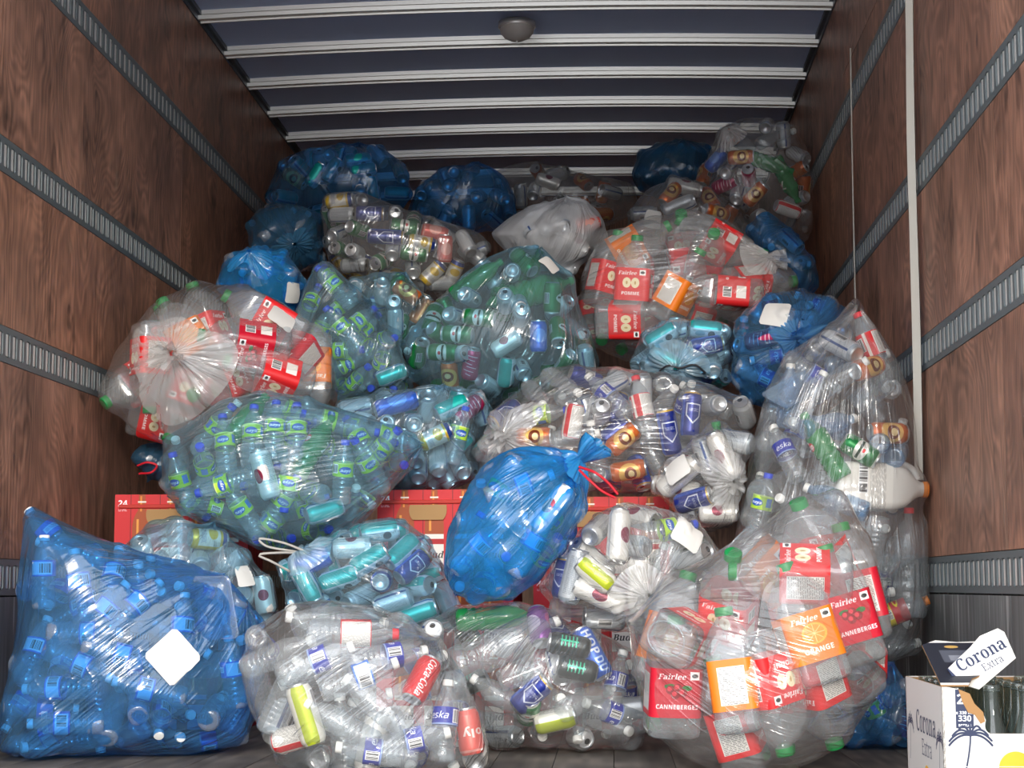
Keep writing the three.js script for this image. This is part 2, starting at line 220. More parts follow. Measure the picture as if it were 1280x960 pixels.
PRINT.jugBerry = jugPrint('#c9162f', 'CANNEBERGES', (c, x) => { oval(c, '#2f7a35', x - 22, 52, 16, 8); oval(c, '#2f7a35', x + 26, 56, 14, 8); for (const [a, b] of [[-20, 62], [0, 56], [14, 70], [-6, 76]]) { oval(c, '#8e0c1c', x + a, b, 13, 13); oval(c, '#e2384a', x + a - 3, b - 3, 7, 7); } });
PRINT.jugApple = jugPrint('#e0262a', 'POMME', (c, x) => { oval(c, '#f6ecc4', x - 18, 66, 18, 23); oval(c, '#f6ecc4', x + 18, 66, 18, 23); oval(c, '#c8a868', x - 18, 66, 4, 8); oval(c, '#c8a868', x + 18, 66, 4, 8); });
PRINT.milk = canvasTex(256, 192, (c) => { fill(c, '#efece4', 0, 0, 256, 192); smallPrint(c, 40, 30, 170, 80, '#8d8a86', '#efece4'); bars(c, 60, 118, 80, 44); smallPrint(c, 150, 118, 70, 44, '#b55', '#efece4'); });

// ---------------------------------------------------------------- items: shapes
const PET = phys({ color: 0xf2f6f8, transmission: 0.88, roughness: 0.1, ior: 1.75 });
const PETgreen = phys({ color: 0x2fb060, transmission: 0.55, roughness: 0.12, ior: 1.6 });
const PETblue = phys({ color: 0xc4dcf2, transmission: 0.8, roughness: 0.12, ior: 1.75 });
const GLASS = phys({ color: 0xc6cfca, transmission: 0.94, roughness: 0.05, ior: 1.7 });
const ALU = std({ color: 0xd4d6d8, metalness: 0.85, roughness: 0.3 });
const capMat = { blue: std({ color: 0x2348d8, roughness: 0.45 }), white: std({ color: 0xeeeeea, roughness: 0.45 }), green: std({ color: 0x128a45, roughness: 0.45 }), red: std({ color: 0xe02233, roughness: 0.45 }), orange: std({ color: 0xe8862a, roughness: 0.45 }) };
const printMat = {};
const print = (k, o = {}) => (printMat[k] ??= std({ map: PRINT[k], roughness: 0.42, ...o }));
function dent(g, amount, seed) { // crushed: squeeze and dent as an emptied bottle or can is
  const p = g.attributes.position;
  for (let i = 0; i < p.count; i++) {
    const x = p.getX(i), y = p.getY(i), z = p.getZ(i), n = noise(y * 22 + seed, Math.atan2(z, x) * 1.3 + 9, 1e6, 1e6, seed) - 0.5, k = 1 - amount * 0.5 * (0.6 + 0.4 * Math.sin(y * 28 + seed)) + n * amount * 0.5;
    p.setXYZ(i, x * (1 + amount * 0.18) + n * amount * 0.012, y, z * k + amount * 0.01 * Math.sin(y * 20 + seed));
  }
  g.computeVertexNormals(); return g;
}
const bottleProfile = (R, L, ribs, from, to) => { // from the base up; y from -L/2 to L/2
  const b = -L / 2, pts = [[0.0, b + 0.006], [R * 0.55, b + 0.001], [R * 0.86, b], [R * 0.98, b + 0.008], [R, b + 0.018]];
  for (let i = 0; i < ribs; i++) { const y = b + 0.024 + i * (L * 0.5) / ribs, d = (L * 0.5) / ribs; if (y > from && y < to) pts.push([R, y]); else pts.push([R, y], [R, y + d * 0.35], [R * 0.93, y + d * 0.5], [R * 0.93, y + d * 0.65]); }
  const n = b + L * 0.66;
  pts.push([R, n - 0.006], [R * 0.97, n], [R * 0.82, n + L * 0.1], [R * 0.58, n + L * 0.18], [0.0125, n + L * 0.235], [0.0125, L / 2 - 0.012]);
  return pts;
};
const GEO = {};
const geo = (k, f) => (GEO[k] ??= f());
const capGeo = (r = 0.0145, h = 0.016) => lathe([[r, 0], [r, h * 0.86], [r * 0.9, h], [0, h]], 14);
function bottleProto(kind, design, variant) {
  const spec = { water: [0.0325, 0.205, 7, -0.012, 0.032], soda: [0.0345, 0.228, 5, -0.03, 0.045], large: [0.053, 0.31, 5, -0.03, 0.06] }[kind], [R, L, ribs, a, b] = spec, crush = [0, 0.35, 0.6][variant];
  const g = new THREE.Group(), mod = (q, s) => (crush ? dent(q, crush, 3 + variant * 5) : q);
  const bodyMat = { seven: PETgreen, plainGreen: PETgreen, plainBlue: PETblue }[design] ?? PET;
  part('bottle_body', geo(`b${kind}${variant}`, () => mod(lathe(bottleProfile(R, L, ribs, a, b), 18))), bodyMat, g);
  const labelOf = { eska: 'eska', lime: 'lime', pale: 'pale', seven: 'seven', colaLabel: 'redWhite', redYellow: 'redYellow' }[design];
  if (labelOf) part('label', geo(`l${kind}${variant}`, () => mod(lathe([[R + 0.0008, a], [R + 0.0008, (a + b) / 2], [R + 0.0008, b]], 18))), print(labelOf), g);
  const cc = { eska: 'white', lime: 'blue', pale: 'white', seven: 'green', plainGreen: 'green', plainBlue: 'white', colaLabel: 'red', redCap: 'red', plain: 'white', redYellow: 'orange' }[design];
  const cap = part('cap', geo(`c${kind}`, () => capGeo().translate(0, L / 2 - 0.016, 0)), capMat[cc], g); return g;
}
function canProto(kind, design, variant) {
  const L = kind === 'tall' ? 0.158 : 0.122, R = 0.033, h = L / 2, g = new THREE.Group(), crush = [0, 0.5][variant];
  const mod = (q) => (crush ? dent(q, crush, 7) : q);
  part('can_body', geo(`k${kind}${variant}`, () => mod(lathe([[0.0265, -h + 0.004], [R - 0.001, -h + 0.014], [R, -h + 0.02], [R, -h * 0.4], [R, h * 0.3], [R, h - 0.02], [R - 0.001, h - 0.016], [0.027, h - 0.004]], 20))), print(design, { metalness: 0.3, roughness: 0.34 }), g);
  part('can_base', geo(`kb${kind}`, () => lathe([[0, -h + 0.011], [0.015, -h + 0.009], [0.0225, -h + 0.001], [0.0245, -h], [0.0268, -h + 0.0045]], 20)), ALU, g);
  const lid = part('can_lid', geo(`kl${kind}`, () => lathe([[0.0272, h - 0.005], [0.0278, h], [0.0262, h + 0.0006], [0.0245, h - 0.005], [0.0215, h - 0.0055], [0.02, h - 0.0035], [0, h - 0.0035]], 20)), ALU, g);
  part('tab', geo(`kt${kind}`, () => { const s = new THREE.Shape(); s.absellipse(0, 0, 0.0075, 0.0125, 0, 7); const hole = new THREE.Path(); hole.absellipse(0, -0.006, 0.0042, 0.0038, 0, 7); s.holes.push(hole); return new THREE.ExtrudeGeometry(s, { depth: 0.0012, bevelEnabled: false, curveSegments: 5 }).rotateX(-Math.PI / 2).translate(0, h - 0.002, -0.004); }), ALU, lid);
  part('opening', geo(`ko${kind}`, () => new THREE.CircleGeometry(0.0085, 12).scale(1.1, 0.9, 1).rotateX(-Math.PI / 2).translate(0, h - 0.0028, 0.0105)), geo('holeMat', () => std({ color: 0x101010, roughness: 1 })), lid);
  return g;
}
function loft(sections, seg = 4) { // sections [y, half width, half depth, corner radius]; uv runs round by length, front (+z) at u = 0.5
  const rows = sections.map(([y, a, b, rc]) => {
    const p = []; const arc = (cx, cz, t0) => { for (let i = 0; i <= seg; i++) { const t = t0 - i / seg * Math.PI / 2; p.push([cx + rc * Math.sin(t), cz - rc * Math.cos(t)]); } };
    p.push([0, -b]); arc(-(a - rc), -(b - rc), 0); arc(-(a - rc), b - rc, -Math.PI / 2); p.push([0, b]); arc(a - rc, b - rc, -Math.PI); arc(a - rc, -(b - rc), -Math.PI * 1.5); p.push([0, -b]);
    const len = [0]; for (let i = 1; i < p.length; i++) len.push(len[i - 1] + Math.hypot(p[i][0] - p[i - 1][0], p[i][1] - p[i - 1][1]));
    return p.map(([x, z], i) => [x, y, z, len[i] / len[len.length - 1]]);
  });
  const n = rows[0].length, pos = [], uv = [], idx = [], y0 = sections[0][0], y1 = sections[sections.length - 1][0];
  rows.forEach((r) => r.forEach(([x, y, z, u]) => { pos.push(x, y, z); uv.push(u, (y - y0) / (y1 - y0)); }));
  for (let j = 0; j < rows.length - 1; j++) for (let i = 0; i < n - 1; i++) { const a = j * n + i; idx.push(a, a + 1, a + n, a + 1, a + n + 1, a + n); }
  const g = new THREE.BufferGeometry(); g.setAttribute('position', new THREE.Float32BufferAttribute(pos, 3)); g.setAttribute('uv', new THREE.Float32BufferAttribute(uv, 2)); g.setIndex(idx); g.computeVertexNormals(); return g;
}
function jugProto(design, variant) {
  const g = new THREE.Group(), a = 0.062, b = 0.052;
  part('jug_body', geo('jug', () => loft([[-0.136, 0.002, 0.002, 0.001], [-0.134, 0.03, 0.024, 0.012], [-0.14, 0.05, 0.04, 0.018], [-0.132, a * 0.98, b * 0.98, 0.02], [-0.12, a, b, 0.02], [-0.098, a * 0.985, b * 0.985, 0.02], [-0.09, a, b, 0.02], [0.028, a, b, 0.02], [0.036, a * 0.985, b * 0.985, 0.02], [0.045, a, b, 0.02], [0.07, a * 0.93, b * 0.95, 0.022], [0.098, a * 0.66, b * 0.7, 0.022], [0.116, 0.022, 0.022, 0.02], [0.122, 0.019, 0.019, 0.0185], [0.134, 0.019, 0.019, 0.0185]])), PET, g);
  part('label', geo('jugl', () => loft([[-0.088, a + 0.001, b + 0.001, 0.02], [-0.03, a + 0.001, b + 0.001, 0.02], [0.026, a + 0.001, b + 0.001, 0.02]])), print(design), g);
  part('cap', geo('jugc', () => capGeo(0.0215, 0.02).translate(0, 0.124, 0)), capMat.green, g);
  part('base_ring', geo('jugr', () => new THREE.TorusGeometry(0.042, 0.0022, 5, 24).scale(1.12, 0.92, 1).rotateX(Math.PI / 2).translate(0, -0.139, 0)), PET, g);
  return g;
}
function milkProto() {
  const g = new THREE.Group(), hd = phys({ color: 0xece9e2, roughness: 0.5, transmission: 0.12 });
  part('jug_body', loft([[-0.125, 0.002, 0.002, 0.001], [-0.127, 0.05, 0.05, 0.02], [-0.115, 0.062, 0.062, 0.02], [0.03, 0.062, 0.062, 0.02], [0.06, 0.052, 0.056, 0.02], [0.095, 0.026, 0.03, 0.02], [0.11, 0.02, 0.02, 0.0195], [0.125, 0.02, 0.02, 0.0195]]), hd, g);
  part('label', loft([[-0.09, 0.0628, 0.0628, 0.02], [0.02, 0.0628, 0.0628, 0.02]]), print('milk'), g);
  part('handle', tube([V(-0.026, 0.1, 0.0), V(-0.05, 0.088, 0), V(-0.063, 0.062, 0), V(-0.06, 0.02, 0)], 0.0105, 16, 8), hd, g);
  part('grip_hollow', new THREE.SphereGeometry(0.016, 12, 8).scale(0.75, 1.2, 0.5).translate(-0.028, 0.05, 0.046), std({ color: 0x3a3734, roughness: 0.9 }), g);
  part('cap', capGeo(0.022, 0.016).translate(0, 0.115, 0), capMat.orange, g); return g;
}
function cupProto() {
  const g = new THREE.Group();
  part('cup_wall', geo('cup', () => lathe([[0, -0.058], [0.027, -0.058], [0.029, -0.054], [0.034, 0], [0.0405, 0.054], [0.043, 0.056], [0.043, 0.06], [0.041, 0.06]], 20)), PET, g);
  part('stacking_ring', geo('cupr', () => new THREE.TorusGeometry(0.0365, 0.0012, 5, 20).rotateX(Math.PI / 2).translate(0, 0.02, 0)), PET, g); return g;
}
function trayProto() { const g = new THREE.Group(); part('tray_shell', geo('tray', () => loft([[-0.012, 0.002, 0.002, 0.001], [-0.012, 0.036, 0.075, 0.014], [0.006, 0.042, 0.082, 0.016], [0.012, 0.048, 0.088, 0.016], [0.0125, 0.05, 0.09, 0.016]])), PETblue, g); part('rim', geo('trayr', () => loft([[0.0115, 0.05, 0.09, 0.016], [0.0145, 0.051, 0.091, 0.016]])), PETblue, g); return g; }
// kind -> [name, category, half axis, radius]
const KIND = { water: ['water_bottle', 'bottle', 0.072, 0.0325], soda: ['soda_bottle', 'bottle', 0.08, 0.0345], large: ['large_bottle', 'bottle', 0.1, 0.053], can: ['beverage_can', 'can', 0.034, 0.0335], tall: ['tall_can', 'can', 0.052, 0.0335], jug: ['juice_jug', 'jug', 0.083, 0.059], milk: ['milk_jug', 'jug', 0.065, 0.062], cup: ['plastic_cup', 'cup', 0.026, 0.042], tray: ['plastic_tray', 'tray', 0.012, 0.02] };
const LOOK = {
  'water.eska': 'water bottle with navy label', 'water.lime': 'water bottle with lime label', 'water.pale': 'water bottle with blue label', 'water.plain': 'clear bare water bottle', 'water.plainBlue': 'pale blue bare water bottle',
  'soda.seven': 'green soda bottle with printed label', 'soda.plainGreen': 'bare green soda bottle', 'soda.colaLabel': 'clear soda bottle with red label', 'large.plain': 'large clear bottle', 'large.redCap': 'large clear bottle with red cap', 'large.plainGreen': 'large green bottle', 'large.redYellow': 'large bottle with red and yellow label', 'large.colaLabel': 'large clear bottle with red label',
  'jug.jugOrange': 'clear juice jug with orange label', 'jug.jugBerry': 'clear juice jug with crimson label', 'jug.jugApple': 'juice jug with red apple label', 'milk.milk': 'white milk jug', 'cup.cup': 'clear plastic cup', 'tray.tray': 'pale plastic tray',
};
const canLook = { cola: 'red', redWhite: 'red and white', teal: 'teal striped', silver: 'silver', green: 'green', navy: 'navy blue', yellow: 'white and lime', gold: 'gold', pink: 'coral pink', berry: 'crimson', orange: 'orange', black: 'black', white: 'white', blue: 'bright blue', azure: 'plain blue', coral: 'coral', purple: 'purple' };
const SIZE = { water: 0.88, soda: 0.9, large: 0.95, can: 0.87, tall: 0.87, jug: 0.97, milk: 1, cup: 0.95, tray: 0.95 };
for (const k in KIND) { KIND[k][2] *= SIZE[k]; KIND[k][3] *= SIZE[k]; }
const protos = {};
function proto(kind, design, variant) {
  return (protos[kind + design + variant] ??= kind === 'can' || kind === 'tall' ? canProto(kind, design, variant) : kind === 'jug' ? jugProto(design, variant) : kind === 'milk' ? milkProto() : kind === 'cup' ? cupProto() : kind === 'tray' ? trayProto() : bottleProto(kind, design, variant));
}
function look(kind, design) { return LOOK[kind + '.' + design] ?? `${canLook[design]} ${kind === 'tall' ? 'tall' : 'drink'} can`; }
function placeItem(kind, design, variant, pos, axis, face, q, own) {
  const g = proto(kind, design, variant).clone(), [name, category] = KIND[kind];
  g.name = numbered(name); scene.add(g);
  const y = axis.clone().normalize(), z = face.clone().addScaledVector(y, -face.dot(y)).normalize(), x = new THREE.Vector3().crossVectors(y, z);
  g.quaternion.setFromRotationMatrix(new THREE.Matrix4().makeBasis(x, y, z)); g.position.copy(pos); g.scale.setScalar(SIZE[kind]);
  const out = y.dot(q.fwd), lift = y.dot(q.up), d = pos.clone().sub(q.c), gx = d.dot(q.right) / q.mean, gy = d.dot(q.up) / q.mean;
  const pose = Math.abs(out) > 0.75 ? 'end-on' : lift > 0.8 ? 'upright' : lift < -0.8 ? 'upside down' : Math.abs(lift) < 0.4 ? 'lying' : 'tilted';
  const row = gy > 0.33 ? 'upper' : gy < -0.33 ? 'lower' : 'middle', col = gx > 0.33 ? 'right' : gx < -0.33 ? 'left' : 'centre', cell = row === 'middle' && col === 'centre' ? 'central' : `${row} ${col}`;
  const label = own ?? `${look(kind, design)} ${pose}, ${cell} in ${q.b.phrase}`;
  tag(g, label, category, own ? undefined : label); return g;
}

// ---------------------------------------------------------------- bags: film
const streaks = (seed) => dataTex(2048, 1024, (u, v) => { // bundles of fine tension folds along the film, smooth film and soft crinkles between
  const ridge = (x) => 1 - Math.abs(2 * x - 1), uu = u + 0.006 * (noise(u * 8, v * 8, 8, 8, seed) - 0.5), patch = noise(u * 14, v * 7, 14, 7, seed + 1), mask = 0.3 + 0.7 * smooth(0.36, 0.58, patch);
  const a = ridge(noise(uu * 120, v * 6, 120, 6, seed + 2)) ** 4, b = ridge(noise(uu * 230, v * 9, 230, 9, seed + 3)) ** 3, c = ridge(noise(u * 22 + 0.4 * patch, v * 16, 22, 16, seed + 4)) ** 6, d = noise(u * 34, v * 22, 34, 22, seed + 5), e = ridge(noise(uu * 46, v * 4, 46, 4, seed + 6)) ** 5;
  return 0.08 + mask * (0.36 * a + 0.2 * b) + 0.22 * e * (0.3 + mask) + 0.14 * c + 0.1 * d;
});
const FILMBUMP = [streaks(101), streaks(202)];
const TINT = {
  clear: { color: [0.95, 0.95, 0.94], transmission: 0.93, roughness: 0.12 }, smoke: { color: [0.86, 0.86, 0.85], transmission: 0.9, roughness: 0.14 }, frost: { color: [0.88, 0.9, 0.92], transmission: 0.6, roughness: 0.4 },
  pale: { color: [0.62, 0.84, 0.95], transmission: 0.9, roughness: 0.14 }, teal: { color: [0.58, 0.83, 0.94], transmission: 0.9, roughness: 0.14 }, blue: { color: [0.21, 0.55, 0.9], transmission: 0.87, roughness: 0.14 }, deep: { color: [0.05, 0.46, 0.92], transmission: 0.74, roughness: 0.16 }, dark: { color: [0.08, 0.28, 0.48], transmission: 0.78, roughness: 0.18 },
};
const filmMats = {};
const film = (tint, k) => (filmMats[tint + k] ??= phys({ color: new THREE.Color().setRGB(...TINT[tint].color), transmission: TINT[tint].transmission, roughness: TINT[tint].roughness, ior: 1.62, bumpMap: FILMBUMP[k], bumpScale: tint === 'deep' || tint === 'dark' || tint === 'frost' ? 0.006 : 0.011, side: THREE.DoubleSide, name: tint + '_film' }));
const gatherMats = {};
const gathered = (tint) => (gatherMats[tint] ??= phys({ color: new THREE.Color().setRGB(...TINT[tint].color), transmission: TINT[tint].transmission - 0.19, roughness: 0.14, ior: 1.7, bumpMap: FILMBUMP[0], bumpScale: 0.006, side: THREE.DoubleSide, name: tint + '_gathered_film' }));
const stickerMat = std({ color: 0xe4e2dc, roughness: 0.6 }), redCord = std({ color: 0xd21f30, roughness: 0.5 }), blackCord = std({ color: 0x2a2a30, roughness: 0.6 }), greyCord = std({ color: 0xb4b0a8, roughness: 0.6 });

const NU = 112, NV = 72, bags = [];
function insideBag(q, p, k = 1) { const d = p.clone().sub(q.c), r = d.length(); if (r > q.reach) return false; return r < k * q.radius(d.divideScalar(r || 1)); }
function shapeBag(b) {
  const c = at(b.c[0], b.c[1], b.z), fwd = EYE.clone().sub(c).normalize(), right = V(0, 1, 0).cross(fwd).normalize(), up = fwd.clone().cross(right), dist = c.distanceTo(EYE), px = dist / F;
  const off = b.out.map(([u, v]) => [(u - b.c[0]) * px, -(v - b.c[1]) * px]);
  const NA = 360, Rt = new Float32Array(NA);
  for (let i = 0; i < NA; i++) { // traced outline as a radius for every direction
    const t = i / NA * Math.PI * 2, dx = Math.cos(t), dy = Math.sin(t); let best = 0;
    for (let k = 0; k < off.length; k++) { const [x1, y1] = off[k], [x2, y2] = off[(k + 1) % off.length], ex = x2 - x1, ey = y2 - y1, den = dx * ey - dy * ex; if (Math.abs(den) < 1e-9) continue; const s = (x1 * ey - y1 * ex) / den, w = (x1 * dy - y1 * dx) / den; if (w >= -1e-6 && w <= 1 + 1e-6 && s > best) best = s; }
    Rt[i] = best || 0.05;
  }
  const Rs = Rt.map((_, i) => { let s = 0, n = 0; for (let k = -2; k <= 2; k++) { const w = 3 - Math.abs(k); s += w * Rt[(i + k + NA) % NA]; n += w; } return s / n; });
  let area = 0; for (let i = 0; i < NA; i++) area += Rs[i] ** 2 * Math.PI / NA;
  const mean = Math.sqrt(area / Math.PI), Df = b.D ?? Math.min(0.3, mean * 0.85), Db = Math.min(0.32, mean * 0.95);
  const base = (d) => { const x = d.dot(right), y = d.dot(up), z = d.dot(fwd), cs = Math.hypot(x, y), t = (Math.atan2(y, x) / (Math.PI * 2) + 1) % 1 * NA, i = Math.floor(t), R = lerp(Rs[i % NA], Rs[(i + 1) % NA], t - i); const p = 2.3; return 1 / Math.pow(Math.pow(cs / R, p) + Math.pow(Math.abs(z) / (z > 0 ? Df : Db), p), 1 / p); };
  // the pole of the film lies at the knot, so that folds run towards it
  let pole = right.clone().multiplyScalar(0.4).addScaledVector(up, 0.9).addScaledVector(fwd, 0.1).normalize();
  if (b.dir) pole = right.clone().multiplyScalar(b.dir[0]).addScaledVector(up, b.dir[1]).addScaledVector(fwd, 0.15).normalize();
  if (b.knot) { const kx = (b.knot[0] - b.c[0]) * px, ky = -(b.knot[1] - b.c[1]) * px, t = (Math.atan2(ky, kx) / (Math.PI * 2) + 1) % 1 * NA, e = Math.min(0.98, Math.hypot(kx, ky) / Rs[Math.floor(t) % NA]); const kz = Df * Math.pow(1 - Math.pow(e, 2.3), 1 / 2.3); pole = right.clone().multiplyScalar(kx).addScaledVector(up, ky).addScaledVector(fwd, kz).normalize(); }
  const e1 = (Math.abs(pole.y) < 0.9 ? V(0, 1, 0) : V(1, 0, 0)).cross(pole).normalize(), e2 = pole.clone().cross(e1);
  const q = { b, c, fwd, right, up, px, pole, Df, mean, reach: 0 };
  const dir = (i, j) => { const th = i / NU * Math.PI * 2, ph = clamp(j / NV, 0.004, 0.996) * Math.PI; return pole.clone().multiplyScalar(Math.cos(ph)).addScaledVector(e1, Math.sin(ph) * Math.cos(th)).addScaledVector(e2, Math.sin(ph) * Math.sin(th)); };
  const R = new Float32Array((NU) * (NV + 1)), dirs = [];
  q.radius = (d) => { const ph = Math.acos(clamp(d.dot(pole), -1, 1)) / Math.PI * NV, th = ((Math.atan2(d.dot(e2), d.dot(e1)) / (Math.PI * 2) + 1) % 1) * NU, j = Math.min(NV - 1, Math.floor(ph)), i = Math.floor(th) % NU, i2 = (i + 1) % NU, fx = th - Math.floor(th), fy = ph - j; return lerp(lerp(R[j * NU + i], R[j * NU + i2], fx), lerp(R[(j + 1) * NU + i], R[(j + 1) * NU + i2], fx), fy); };
  const near = bags.filter((o) => o.c.distanceTo(c) < o.reach + 0.6), p = V();
  for (let j = 0; j <= NV; j++) for (let i = 0; i < NU; i++) {
    const d = dir(i, j); dirs.push(d); let r = base(d);
    // pressed flat against the truck and against the bags already in place
    if (d.y < 0) r = Math.min(r, (c.y - 0.004) / -d.y); if (d.y > 0) r = Math.min(r, (YC - 0.06 - c.y) / d.y);
    if (d.x < 0) r = Math.min(r, (c.x - XL - 0.012) / -d.x); if (d.x > 0) r = Math.min(r, (XR - 0.03 - c.x) / d.x);
    if (near.length) { let lo = r; while (lo > 0.3 * r) { p.copy(c).addScaledVector(d, lo); let hit = false; for (const o of near) if (insideBag(o, p, 1.005)) { hit = true; break; } if (!hit) break; lo -= 0.012; } r = Math.max(lo, 0.02); }
    R[j * NU + i] = r;
  }
  for (let it = 0; it < 2; it++) { const S = R.slice(); for (let j = 1; j < NV; j++) for (let i = 0; i < NU; i++) R[j * NU + i] = Math.min(S[j * NU + i] + 0.006, (S[j * NU + i] * 2 + S[j * NU + (i + 1) % NU] + S[j * NU + (i + NU - 1) % NU] + S[(j - 1) * NU + i] + S[(j + 1) * NU + i]) / 6); }
  q.reach = Math.max(...R); q.R = R; q.dirs = dirs; q.e1 = e1; q.e2 = e2;
  q.normal = (pt) => { const f = (s) => { const d = s.clone().sub(c), l = d.length(); return l - q.radius(d.divideScalar(l)); }, e = 0.012; return V(f(pt.clone().add(V(e, 0, 0))) - f(pt.clone().add(V(-e, 0, 0))), f(pt.clone().add(V(0, e, 0))) - f(pt.clone().add(V(0, -e, 0))), f(pt.clone().add(V(0, 0, e))) - f(pt.clone().add(V(0, 0, -e)))).normalize(); };
  q.hit = (u, v) => { const r = ray(u, v).normalize(), t0 = c.distanceTo(EYE); for (let t = t0 - 0.45; t < t0 + 0.25; t += 0.004) { const s = EYE.clone().addScaledVector(r, t); if (insideBag(q, s)) return s; } return null; };
  bags.push(q); return q;
}
const segDist = (() => { const d1 = V(), d2 = V(), r = V(); return (p1, q1, p2, q2) => { d1.subVectors(q1, p1); d2.subVectors(q2, p2); r.subVectors(p1, p2); const a = d1.dot(d1), e = d2.dot(d2), f = d2.dot(r), c = d1.dot(r), b = d1.dot(d2), den = a * e - b * b; let s = den > 1e-12 ? clamp((b * f - c * e) / den, 0, 1) : 0, t = (b * s + f) / e; if (t < 0) { t = 0; s = clamp(-c / a, 0, 1); } else if (t > 1) { t = 1; s = clamp((b - c) / a, 0, 1); } return Math.sqrt((p1.x + d1.x * s - p2.x - d2.x * t) ** 2 + (p1.y + d1.y * s - p2.y - d2.y * t) ** 2 + (p1.z + d1.z * s - p2.z - d2.z * t) ** 2); }; })();
function fillBag(q, seed) {
  const { b, c } = q, r = rng(seed * 977 + 13), caps = [];
  const ends = (pos, axis, kind) => { const hl = KIND[kind][2]; return [pos.clone().addScaledVector(axis, -hl), pos.clone().addScaledVector(axis, hl)]; };
  const fits = (a, rad, slack) => a.every((p) => { const d = p.clone().sub(c), l = d.length(); return l + rad * slack < q.radius(d.divideScalar(l || 1)); });
  const put = (kind, design, variant, pos, axis, face, own) => { const [A, B] = ends(pos, axis, kind); caps.push([A, B, KIND[kind][3]]); placeItem(kind, design, variant, pos, axis, face, q, own); };
  for (const [spec, u, v, ang, tilt = 0, spin = 0, own] of b.heroes ?? []) { // things one can pick out in the photograph
    const [kind, design, variant = 0] = spec.split('.'), s = q.hit(u, v); if (!s) { console.log('hero misses its bag', b.phrase, spec, u, v); continue; }
    const n = q.normal(s); n.lerp(q.fwd, 0.35).normalize(); const rad = KIND[kind][3], t = ang * Math.PI / 180, flat = q.right.clone().multiplyScalar(Math.cos(t)).addScaledVector(q.up, Math.sin(t));
    let axis = flat.clone().addScaledVector(n, -n.dot(flat)).normalize(); axis.applyAxisAngle(axis.clone().cross(n).normalize(), tilt * Math.PI / 180).normalize();
    const face = Math.abs(tilt) > 55 ? flat.clone() : n.clone().applyAxisAngle(axis, spin * Math.PI / 180), reach = rad + Math.abs(Math.sin(tilt * Math.PI / 180)) * KIND[kind][2];
    const rr = ray(u, v).normalize(); let pos = s.clone().addScaledVector(rr, reach / Math.max(0.5, -rr.dot(n)) + 0.002);
    for (let k = 0; k < 24 && !fits(ends(pos, axis, kind), rad, 0.92); k++) { pos.addScaledVector(rr, 0.004); pos.lerp(c, 0.02); }
    put(kind, design, +variant, pos, axis, face, own);
  }
  const total = (b.mix ?? []).reduce((s, m) => s + m[1], 0);
  const pick = () => { let t = r() * total; for (const m of b.mix) { t -= m[1]; if (t <= 0) return m[0]; } return b.mix[0][0]; };
  const layer = (want, extra, tries) => {
    let made = 0;
    for (let k = 0; k < tries && made < want; k++) {
      const z = r() * 2 - 1, t = r() * 6.283, d = V(Math.sqrt(1 - z * z) * Math.cos(t), Math.sqrt(1 - z * z) * Math.sin(t), z); if (d.dot(q.fwd) < -0.12) continue;
      const [kind, design] = pick().split('.'), [, , hl, rad] = KIND[kind], s = c.clone().addScaledVector(d, q.radius(d)), n = q.normal(s);
      let axis = V(r() - 0.5, r() - 0.5, r() - 0.5); axis.addScaledVector(n, -axis.dot(n)).normalize();
      const endOn = r() < (kind === 'can' ? 0.3 : 0.12); const tilt = endOn ? (r() < 0.5 ? -1 : 1) * (1 + r() * 0.5) : (r() - 0.5) * 0.7; axis.applyAxisAngle(axis.clone().cross(n).normalize(), tilt).normalize();
      const dep = extra * (0.6 + 0.8 * r()); let ok = false, A, B, pos;
      for (let m = 0; m < 7 && !ok; m++) { pos = s.clone().addScaledVector(n, -(rad + 0.002 + Math.abs(Math.sin(tilt)) * hl + dep + m * 0.007)); [A, B] = ends(pos, axis, kind); ok = fits([A, B], rad, 0.97); }
      if (!ok) continue;
      if (caps.some(([P, Q, pr]) => segDist(A, B, P, Q) < (rad + pr) * 0.93)) continue;
      const variant = ['water', 'soda'].includes(kind) ? Math.floor(r() * 3) : kind === 'can' ? (r() < 0.25 ? 1 : 0) : 0;
      put(kind, design, variant, pos, axis, (Math.abs(n.dot(axis)) > 0.95 ? q.up : n).clone().applyAxisAngle(axis, (r() - 0.5) * 3.2)); made++;
    }
  };
  if (b.mix) { layer(b.n ?? 24, 0, 2600); layer(b.n2 ?? 10, 0.06, 900); }
  q.caps = caps;
}
